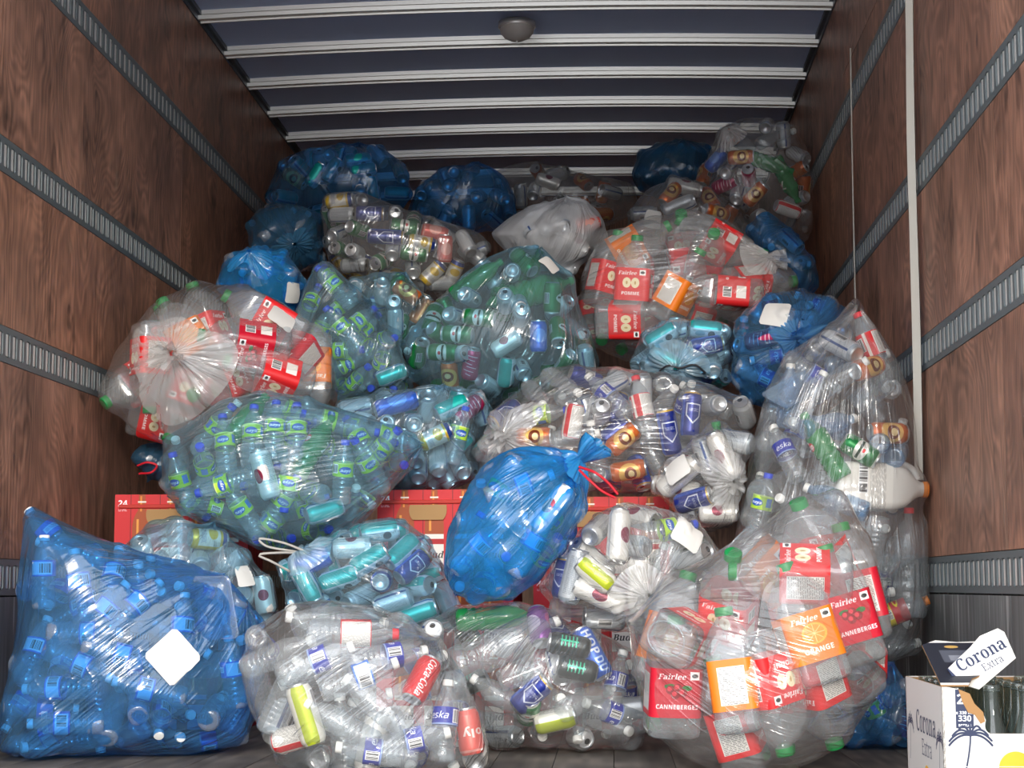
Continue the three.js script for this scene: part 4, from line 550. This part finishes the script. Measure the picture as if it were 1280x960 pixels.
    heroes: [['jug.jugApple', 790, 345, 86, 0, 0, 'juice jug with an upright red apple label in the upper bag'], ['jug.jugApple', 748, 335, 80, 0, 60], ['jug.jugApple', 897, 290, 150, 0, -80], ['jug.jugApple', 904, 366, 172, 0, -70], ['jug.jugApple', 962, 357, 0, 0, 20], ['jug.jugOrange', 852, 357, 60, 0, 60], ['jug.jugApple', 792, 402, 0, 0, 0], ['jug.jugOrange', 784, 297, 30, 0, 60], ['jug.jugApple', 860, 290, 100, 60], ['jug.jugBerry', 885, 322, 80, 60]] },
  { phrase: 'the dark tucked bag', label: 'dark clear bag of bottles tucked between the lime bottles and the can ends', tint: 'teal', z: 6.15, c: [485, 385], D: 0.14, mix: DIMCANS, n: 10, n2: 0,
    out: [[432, 352], [470, 335], [510, 342], [545, 378], [545, 420], [515, 440], [485, 425], [455, 390]], heroes: [['can.silver', 492, 383, 90, 70], ['can.silver', 495, 403, 90], ['water.pale', 466, 378, 90]] },
  { phrase: 'the round blue bag', label: 'round opaque blue bag with a white sticker against the plywood wall', tint: 'deep', z: 6.15, c: [325, 350], D: 0.2, mix: [['water.pale', 2], ['water.plain', 2]], n: 8, n2: 0, knot: [312, 318], tail: 0.02,
    out: [[265, 352], [280, 320], [308, 306], [350, 309], [376, 330], [384, 370], [375, 405], [330, 410], [290, 385]], stickers: [[369, 367, 0.075, -8]] },
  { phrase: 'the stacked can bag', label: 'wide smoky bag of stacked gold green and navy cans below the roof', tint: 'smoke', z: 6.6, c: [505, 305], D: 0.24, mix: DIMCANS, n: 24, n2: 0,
    out: [[402, 242], [440, 238], [500, 258], [560, 278], [608, 290], [615, 315], [600, 350], [560, 385], [520, 385], [470, 365], [425, 345], [404, 310]],
    heroes: [['can.gold', 421, 249, 2], ['can.silver', 425, 267, 2], ['can.navy', 462, 267, -2], ['tall.navy', 482, 296, -2], ['can.coral', 543, 291, -10], ['can.coral', 556, 311, 88], ['can.green', 505, 284, -8], ['can.green', 517, 317, -8], ['can.gold', 527, 304, -10], ['can.silver', 420, 291, 90, -78], ['can.green', 423, 312, 90, 70], ['can.silver', 444, 315, 90, 70], ['can.silver', 552, 355, 0], ['can.gold', 568, 342, 70], ['can.gold', 541, 341, 45], ['can.silver', 440, 333, 10], ['can.silver', 491, 313, 90, -70]] },
  { phrase: 'the frosted bag', label: 'frosted white bag lying high on the pile above the can ends', tint: 'frost', z: 6.6, c: [688, 290], D: 0.17, mix: [['can.silver', 3], ['can.white', 1]], n: 8, n2: 0,
    out: [[606, 292], [650, 262], [700, 246], [740, 249], [760, 275], [758, 302], [738, 325], [715, 345], [670, 340], [630, 315]], heroes: [['can.silver', 704, 279, 90, -70], ['can.coral', 735, 280, 10]] },
  { phrase: 'the crumpled blue bag', label: 'crumpled blue bag wedged beside the wall below the highest can bag', tint: 'blue', z: 6.5, c: [985, 325], D: 0.16, mix: [['water.plain', 2], ['can.silver', 1]], n: 9, n2: 0,
    out: [[935, 290], [945, 262], [972, 268], [1000, 298], [1022, 330], [1028, 365], [1000, 380], [960, 350]] },
  { phrase: 'the dark wall bag', label: 'dark blue bag deep by the wall below the roof trim', tint: 'dark', z: 6.6, c: [360, 300], D: 0.17, mix: [['water.plain', 2]], n: 8, n2: 0, knot: [368, 305], tail: 0.02,
    out: [[306, 305], [310, 265], [340, 252], [395, 256], [415, 290], [405, 335], [370, 345], [325, 330]] },
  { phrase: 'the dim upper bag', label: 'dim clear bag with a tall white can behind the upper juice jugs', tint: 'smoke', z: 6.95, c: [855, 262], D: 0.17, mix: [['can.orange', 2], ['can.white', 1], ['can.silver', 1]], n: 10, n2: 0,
    out: [[780, 275], [800, 240], [838, 219], [880, 230], [925, 262], [945, 295], [900, 310], [830, 310], [790, 300]], heroes: [['tall.white', 856, 233, -15], ['tall.silver', 848, 257, 20], ['can.orange', 838, 243, 60, -20]], stickers: [[814, 275, 0.075, -8]] },
  { phrase: 'the highest bag', label: 'clear bag of mixed cans highest in the pile against the wall', tint: 'clear', z: 7.05, c: [945, 228], D: 0.24, mix: [['can.silver', 3], ['can.orange', 2], ['water.plain', 1]], n: 16, n2: 0, knot: [915, 165], tail: 0.03,
    out: [[866, 225], [890, 185], [905, 153], [945, 146], [995, 157], [1010, 190], [1014, 250], [1012, 305], [985, 318], [950, 300], [910, 280], [875, 252]],
    heroes: [['can.orange', 914, 170, 90, -70], ['can.orange', 926, 196, 0], ['soda.plainGreen', 962, 203, -20], ['soda.seven', 985, 225, -60], ['can.silver', 922, 243, 90, -75], ['can.orange', 944, 243, 45], ['can.silver', 911, 214, 90, -70], ['can.berry', 901, 231, 20], ['can.berry', 936, 220, 90, 60], ['can.azure', 894, 199, 40], ['can.silver', 1005, 190, 90, -60], ['can.redWhite', 985, 262, -20]] },
  { phrase: 'the blue roof corner bag', label: 'blue bag of teal cans near the roof beside the wall', tint: 'blue', z: 7.1, c: [428, 225], D: 0.24, mix: [['can.teal', 3], ['can.silver', 3]], n: 16, n2: 0,
    out: [[332, 255], [343, 212], [368, 190], [420, 179], [475, 181], [507, 205], [515, 240], [505, 270], [440, 280], [370, 275]],
    heroes: [['can.teal', 448, 200, 10], ['can.teal', 454, 213, 10], ['can.teal', 415, 213, 58], ['can.teal', 395, 219, 58], ['can.silver', 449, 231, 90, -70], ['can.orange', 366, 223, -30], ['can.teal', 466, 236, 100], ['can.silver', 397, 201, 90, 60], ['can.silver', 413, 194, 90, -60]] },
  { phrase: 'the blue bare can bag', label: 'blue bag of bare cans under the roof behind the stacked cans', tint: 'blue', z: 7.3, c: [578, 248], D: 0.2, mix: [['can.silver', 3], ['water.plain', 2]], n: 12, n2: 0,
    out: [[502, 268], [525, 225], [560, 204], [612, 204], [640, 225], [650, 262], [625, 290], [570, 295], [520, 285]],
    heroes: [['can.silver', 568, 217, 90, -70], ['can.silver', 563, 231, 90, -70], ['can.silver', 626, 246, 90, -70], ['water.plain', 550, 252, -50]] },
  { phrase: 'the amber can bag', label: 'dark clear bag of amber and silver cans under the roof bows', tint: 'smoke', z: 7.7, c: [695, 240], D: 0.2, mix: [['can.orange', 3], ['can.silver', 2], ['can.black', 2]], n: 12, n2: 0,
    out: [[606, 215], [650, 202], [700, 206], [740, 222], [795, 228], [805, 265], [760, 285], [690, 285], [640, 280]], heroes: [['can.silver', 668, 239, 90, -70], ['can.white', 685, 227, -20], ['can.silver', 650, 245, 90]] },
  { phrase: 'the dark roof bag', label: 'dark blue bag under the roof beside the highest bag', tint: 'dark', z: 7.6, c: [838, 208], D: 0.18, mix: [['water.plain', 2], ['water.pale', 1]], n: 10, n2: 0,
    out: [[786, 218], [798, 190], [830, 174], [880, 177], [898, 200], [890, 235], [840, 248], [795, 242]] },
];
PILE.forEach((b, i) => { const q = shapeBag(b); fillBag(q, i + 1); wrapBag(q, i + 1); });

// ---------------------------------------------------------------- red beer cartons behind the bags
{
  const face = canvasTex(512, 300, (c) => {
    fill(c, '#cf1a22', 0, 0, 512, 300);
    for (let i = 0; i < 4; i++) { const x = 104 + i * 112; c.fillStyle = '#a84a16'; c.beginPath(); c.moveTo(x - 12, 0); c.lineTo(x + 12, 0); c.lineTo(x + 15, 62); c.quadraticCurveTo(x + 36, 92, x + 36, 136); c.lineTo(x + 36, 300); c.lineTo(x - 36, 300); c.lineTo(x - 36, 136); c.quadraticCurveTo(x - 36, 92, x - 15, 62); c.fill(); fill(c, '#e0862e', x - 7, 6, 7, 60); fill(c, '#e89a3e', x - 20, 96, 9, 60); fill(c, '#f2ede4', x - 36, 168, 72, 132); fill(c, '#b9131b', x - 36, 186, 72, 20); txt(c, 'Bud', x, 246, 34, '#222', 'italic bold', 0, 'serif'); fill(c, '#f0e7da', x - 16, 26, 32, 6); fill(c, '#7b0d12', x - 44, 0, 3, 300); }
    txt(c, '24', 30, 34, 34, '#fff', 'bold'); smallPrint(c, 10, 54, 40, 14, '#fff', '#cf1a22');
  });
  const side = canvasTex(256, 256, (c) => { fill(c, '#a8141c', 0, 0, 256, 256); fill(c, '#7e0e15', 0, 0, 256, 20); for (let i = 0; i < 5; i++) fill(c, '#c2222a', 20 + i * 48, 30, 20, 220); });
  const faceM = std({ map: face, roughness: 0.55 }), sideM = std({ map: side, roughness: 0.6 }), tan = std({ color: 0xb08a5c, roughness: 0.85 });
  const spots = [[143, 618, 5.25, 'against the wall behind the pale can bag'], [474, 612, 5.2, 'behind the pale bag of teal cans'], [664, 621, 5.25, 'behind the deep blue bag']];
  const Wc = 0.405, Hc = 0.236, Dc = 0.27;
  spots.forEach(([u, v, z, where], si) => {
    const p = at(u, v, z), top = p.y, lift = top - 3 * Hc;
    for (let k = 2; k >= 0; k--) {
      const t = thing('beer_carton', `red beer carton ${['lowest', 'second', 'topmost'][k]} in the stack ${where}`, 'carton', 'red beer cartons in the pile'); t.position.set(p.x + Wc / 2, k * (top / 3), p.z - Dc / 2); t.rotation.y = [0.03, -0.05, 0.04][si];
      const h = top / 3 - 0.001, b = new THREE.BoxGeometry(Wc, h, Dc); b.translate(0, h / 2, 0);
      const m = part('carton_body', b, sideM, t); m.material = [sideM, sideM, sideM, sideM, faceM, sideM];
      // hand hole: an opening with a bent tan flap
      const fl = new THREE.Shape(); fl.moveTo(-0.055, 0); fl.lineTo(0.055, 0); fl.quadraticCurveTo(0.06, -0.03, 0.045, -0.045); fl.lineTo(-0.045, -0.045); fl.quadraticCurveTo(-0.06, -0.03, -0.055, 0);
      const f = part('hand_flap', new THREE.ExtrudeGeometry(fl, { depth: 0.002, bevelEnabled: false }), tan, t); f.position.set(-0.05, h - 0.045, Dc / 2 + 0.001); f.rotation.x = -0.12;
      const lip = part('torn_lip', new RoundedBoxGeometry(Wc * 0.94, 0.012, 0.01, 2, 0.004), std({ color: 0xc23a30, roughness: 0.7 }), t); lip.position.set(0, h - 0.036, Dc / 2 + 0.002);
    }
  });
}

// ---------------------------------------------------------------- open carton of empty bottles at the doors
{
  const navy = '#1b2a4e', Wb = 0.26, Hb = 0.233, Db = 0.4, x0 = 0.602, z0 = -3.3;
  const palm = (c, x, y, s) => { c.strokeStyle = navy; c.fillStyle = navy; c.lineCap = 'round'; c.lineWidth = s * 0.06; c.beginPath(); c.moveTo(x, y); c.quadraticCurveTo(x - s * 0.02, y + s * 0.6, x - s * 0.26, y + s * 1.5); c.stroke(); c.lineWidth = s * 0.075; for (const deg of [-8, 14, 36, 62, 92, 122, 146, 168, 188]) { const a = deg * Math.PI / 180, dx = Math.cos(a), dy = Math.sin(a); c.beginPath(); c.moveTo(x, y); c.quadraticCurveTo(x + dx * s * 0.4, y - dy * s * 0.42 - s * 0.16, x + dx * s * 0.78, y - dy * s * 0.42 + s * 0.3 * Math.abs(dx)); c.stroke(); } };
  const frontT = canvasTex(780, 700, (c) => { fill(c, '#dddad3', 0, 0, 780, 700); c.strokeStyle = '#d8d5cd'; c.lineWidth = 5;  fill(c, navy, 72, 14, 96, 210); txt(c, '24', 120, 66, 76, '#fff'); txt(c, 'x 330 ml', 120, 140, 24, '#fff'); txt(c, '330', 120, 170, 44, '#fff'); txt(c, 'BOTTLES', 120, 208, 17, '#fff'); palm(c, 148, 262, 150); palm(c, 640, 300, 120); c.fillStyle = '#f2b824'; c.beginPath(); c.arc(388, 440, 92, Math.PI, 0); c.fill(); fill(c, '#e4e1da', 0, 428, 780, 4); fill(c, navy, 300, 440, 480, 26); fill(c, navy, 0, 520, 780, 180); fill(c, '#4a74a8', 0, 500, 780, 14); txt(c, 'Corona', 390, 620, 110, '#eeece6', 'bold', 0, 'serif'); });
  const sideT = canvasTex(760, 440, (c) => { fill(c, '#dcd9d4', 0, 0, 760, 440); txt(c, 'Corona', 420, 150, 110, navy, 'bold', 0, 'serif'); txt(c, 'Extra', 430, 240, 80, navy, 'normal', 0, 'serif'); palm(c, 90, 170, 90); palm(c, 690, 190, 90); c.fillStyle = '#f2b824'; c.beginPath(); c.arc(420, 360, 60, Math.PI, 0); c.fill(); fill(c, navy, 0, 360, 760, 80); });
  const flapT = canvasTex(512, 300, (c) => { fill(c, '#dfdcd5', 0, 0, 512, 300); txt(c, 'Corona', 262, 112, 108, navy, 'bold', 0, 'serif'); txt(c, 'Extra', 300, 192, 66, navy, 'normal', 0, 'serif'); c.fillStyle = navy; c.beginPath(); c.moveTo(0, 60); c.lineTo(60, 300); c.lineTo(0, 300); c.fill(); });
  const lidT = canvasTex(300, 256, (c) => { fill(c, '#262b36', 0, 0, 300, 256); fill(c, '#e5e2dc', 0, 0, 300, 16); fill(c, '#565b66', 60, 60, 180, 70); fill(c, '#8b8f98', 90, 90, 120, 30); fill(c, '#d0624a', 220, 150, 40, 22); oval(c, '#c9a35a', 120, 40, 30, 8); fill(c, '#e5e2dc', 0, 244, 300, 12); });
  const m = (map) => std({ map, roughness: 0.5, side: THREE.DoubleSide }), kraft = std({ color: 0xa87f52, roughness: 0.9, side: THREE.DoubleSide });
  const t = thing('bottle_carton', 'white printed carton torn open over empty glass bottles', 'carton'); t.position.set(x0, 0.002, z0);
  const plate = (sh, d, mat, name, uvw, uvh, inner) => { const g = new THREE.ExtrudeGeometry(sh, { depth: d, bevelEnabled: false, curveSegments: 6 }); const p = g.attributes.position, uv = g.attributes.uv; for (let i = 0; i < p.count; i++) uv.setXY(i, p.getX(i) / uvw, p.getY(i) / uvh); return part(name, g, [mat, inner ?? kraft], t); };
  { // front: torn hand opening runs down from the top edge
    const s = new THREE.Shape(); s.moveTo(0, 0); s.lineTo(Wb, 0); s.lineTo(Wb, Hb); s.lineTo(0.19, Hb); s.lineTo(0.182, Hb - 0.03); s.lineTo(0.168, Hb - 0.042); s.quadraticCurveTo(0.16, Hb - 0.052, 0.172, Hb - 0.062); s.quadraticCurveTo(0.182, Hb - 0.074, 0.172, Hb - 0.084); s.lineTo(0.085, Hb - 0.084); s.quadraticCurveTo(0.072, Hb - 0.078, 0.078, Hb - 0.06); s.lineTo(0.072, Hb - 0.045); s.lineTo(0.06, Hb - 0.034); s.lineTo(0.052, Hb - 0.016); s.lineTo(0.03, Hb - 0.004); s.lineTo(0.01, Hb); s.lineTo(0, Hb); s.closePath();
    plate(s, 0.004, m(frontT), 'front_panel', Wb, Hb).position.set(0, 0, -0.004);
    const torn = new THREE.Shape(); torn.moveTo(0.03, Hb - 0.004); torn.lineTo(0.05, Hb - 0.012); torn.lineTo(0.058, Hb - 0.03); torn.lineTo(0.073, Hb - 0.045); torn.lineTo(0.076, Hb - 0.062); torn.lineTo(0.068, Hb - 0.066); torn.lineTo(0.058, Hb - 0.05); torn.lineTo(0.046, Hb - 0.046); torn.lineTo(0.036, Hb - 0.026); torn.closePath();
    const k = plate(torn, 0.0012, kraft, 'torn_edge', 1, 1); k.position.set(0, 0, 0.0006);
  }
  const rect = (w, h) => { const s = new THREE.Shape(); s.moveTo(0, 0); s.lineTo(w, 0); s.lineTo(w, h); s.lineTo(0, h); s.closePath(); return s; };
  { const p = plate(rect(Db, Hb), 0.004, m(sideT), 'side_panel', Db, Hb); p.rotation.y = -Math.PI / 2; p.position.set(0.004, 0, -Db); }
  { const p = plate(rect(Db, Hb), 0.004, m(sideT), 'side_panel', Db, Hb); p.rotation.y = -Math.PI / 2; p.position.set(Wb, 0, -Db); }
  { const p = plate(rect(Wb, Hb), 0.004, m(frontT), 'back_panel', Wb, Hb); p.position.set(0, 0, -Db); }
  { const p = plate(rect(Wb, Db), 0.004, kraft, 'bottom_panel', 1, 1); p.rotation.x = -Math.PI / 2; p.position.set(0, 0.001, 0); }
  { // printed top still attached along the far left, sagging up at its torn edge
    const s = new THREE.Shape(); s.moveTo(0, 0); s.lineTo(0.05, 0.0); s.lineTo(0.062, 0.03); s.lineTo(0.085, 0.05); s.lineTo(0.08, 0.09); s.lineTo(0.11, 0.12); s.lineTo(0.105, 0.16); s.lineTo(0.135, 0.2); s.lineTo(0.12, 0.22); s.lineTo(0.07, 0.215); s.lineTo(0.03, 0.225); s.lineTo(0, 0.2); s.closePath();
    const p = plate(s, 0.003, m(lidT), 'top_panel', 0.135, 0.225); p.rotation.set(-Math.PI / 2 + 0.34, 0.0, 0); p.position.set(0.001, Hb, -0.012);
  }
  { // lifted flap with the lettering
    const s = new THREE.Shape(); s.moveTo(0, 0); s.lineTo(0.03, -0.03); s.lineTo(0.125, -0.012); s.lineTo(0.135, 0.04); s.lineTo(0.128, 0.052); s.lineTo(0.09, 0.055); s.lineTo(0.06, 0.045); s.lineTo(0.0, 0.03); s.closePath();
    const g = plate(s, 0.003, m(flapT), 'lettered_flap', 0.135, 0.09, m(flapT)); const uv = g.geometry.attributes.uv, ps = g.geometry.attributes.position; for (let i = 0; i < uv.count; i++) uv.setXY(i, ps.getX(i) / 0.138, (ps.getY(i) + 0.032) / 0.09);
    g.rotation.set(-0.35, 0.05, 0.5); g.position.set(0.036, Hb + 0.004, -0.05);
  }
  for (const [w, h, x, z, turn] of [[Db - 0.012, Hb - 0.004, 0.0062, -Db + 0.006, 1], [Db - 0.012, Hb - 0.004, Wb - 0.0048, -Db + 0.006, 1], [Wb - 0.014, Hb - 0.004, 0.007, -Db + 0.0048, 0]]) { const p = plate(rect(w, h), 0.0012, kraft, 'kraft_lining', 1, 1); if (turn) p.rotation.y = -Math.PI / 2; p.position.set(x, 0.002, z); }
  const body = lathe([[0, 0.001], [0.027, 0], [0.03, 0.006], [0.03, 0.115], [0.028, 0.135], [0.018, 0.165], [0.0135, 0.185], [0.0128, 0.215], [0.0145, 0.22], [0.0145, 0.228], [0.012, 0.23], [0.0105, 0.23]], 18);
  const neck = new THREE.CylinderGeometry(0.0145, 0.0145, 0.004, 14), tops = [];
  for (let j = 0; j < 6; j++) for (let i = 0; i < 4; i++) {
    const g = new THREE.Group(); g.name = numbered('glass_bottle'); scene.add(g); g.position.set(x0 + 0.034 + i * 0.0635, 0.007, z0 - 0.036 - j * 0.0645);
    part('bottle_body', body, GLASS, g); part('finish_ring', geo('fin', () => new THREE.TorusGeometry(0.0142, 0.0016, 6, 16).rotateX(Math.PI / 2).translate(0, 0.219, 0)), GLASS, g);
    tag(g, `empty clear glass bottle in the torn carton, ${['front', 'second', 'third', 'fourth', 'fifth', 'rear'][j]} row, ${['first', 'second', 'third', 'last'][i]} from its printed side`, 'bottle', 'glass bottles in the torn carton');
  }
}
// ---------------------------------------------------------------- look-alikes close together are told apart by their order
{
  const same = new Map(), words = (t) => t.split(/\s+/).length;
  for (const o of scene.children) if (o.userData.group && o.userData.group === o.userData.label) same.set(o.userData.label, [...(same.get(o.userData.label) ?? []), o]);
  for (const [label, list] of same) {
    if (list.length < 2) { delete list[0].userData.group; continue; }
    list.sort((a, b) => a.position.clone().project(camera).x - b.position.clone().project(camera).x);
    const ord = ['leftmost', 'second', 'third', 'fourth', 'fifth', 'sixth'];
    list.forEach((o, i) => { const extra = list.length === 2 ? ['further left', 'further right'][i] : i === 0 ? 'leftmost' : i === list.length - 1 ? 'rightmost' : list.length === 3 ? 'between others' : ord[i] ? `${ord[i]} along` : ''; if (extra && words(label) + words(extra) <= 16) o.userData.label = `${label}, ${extra}`; });
  }
}
renderer.render(scene, camera);
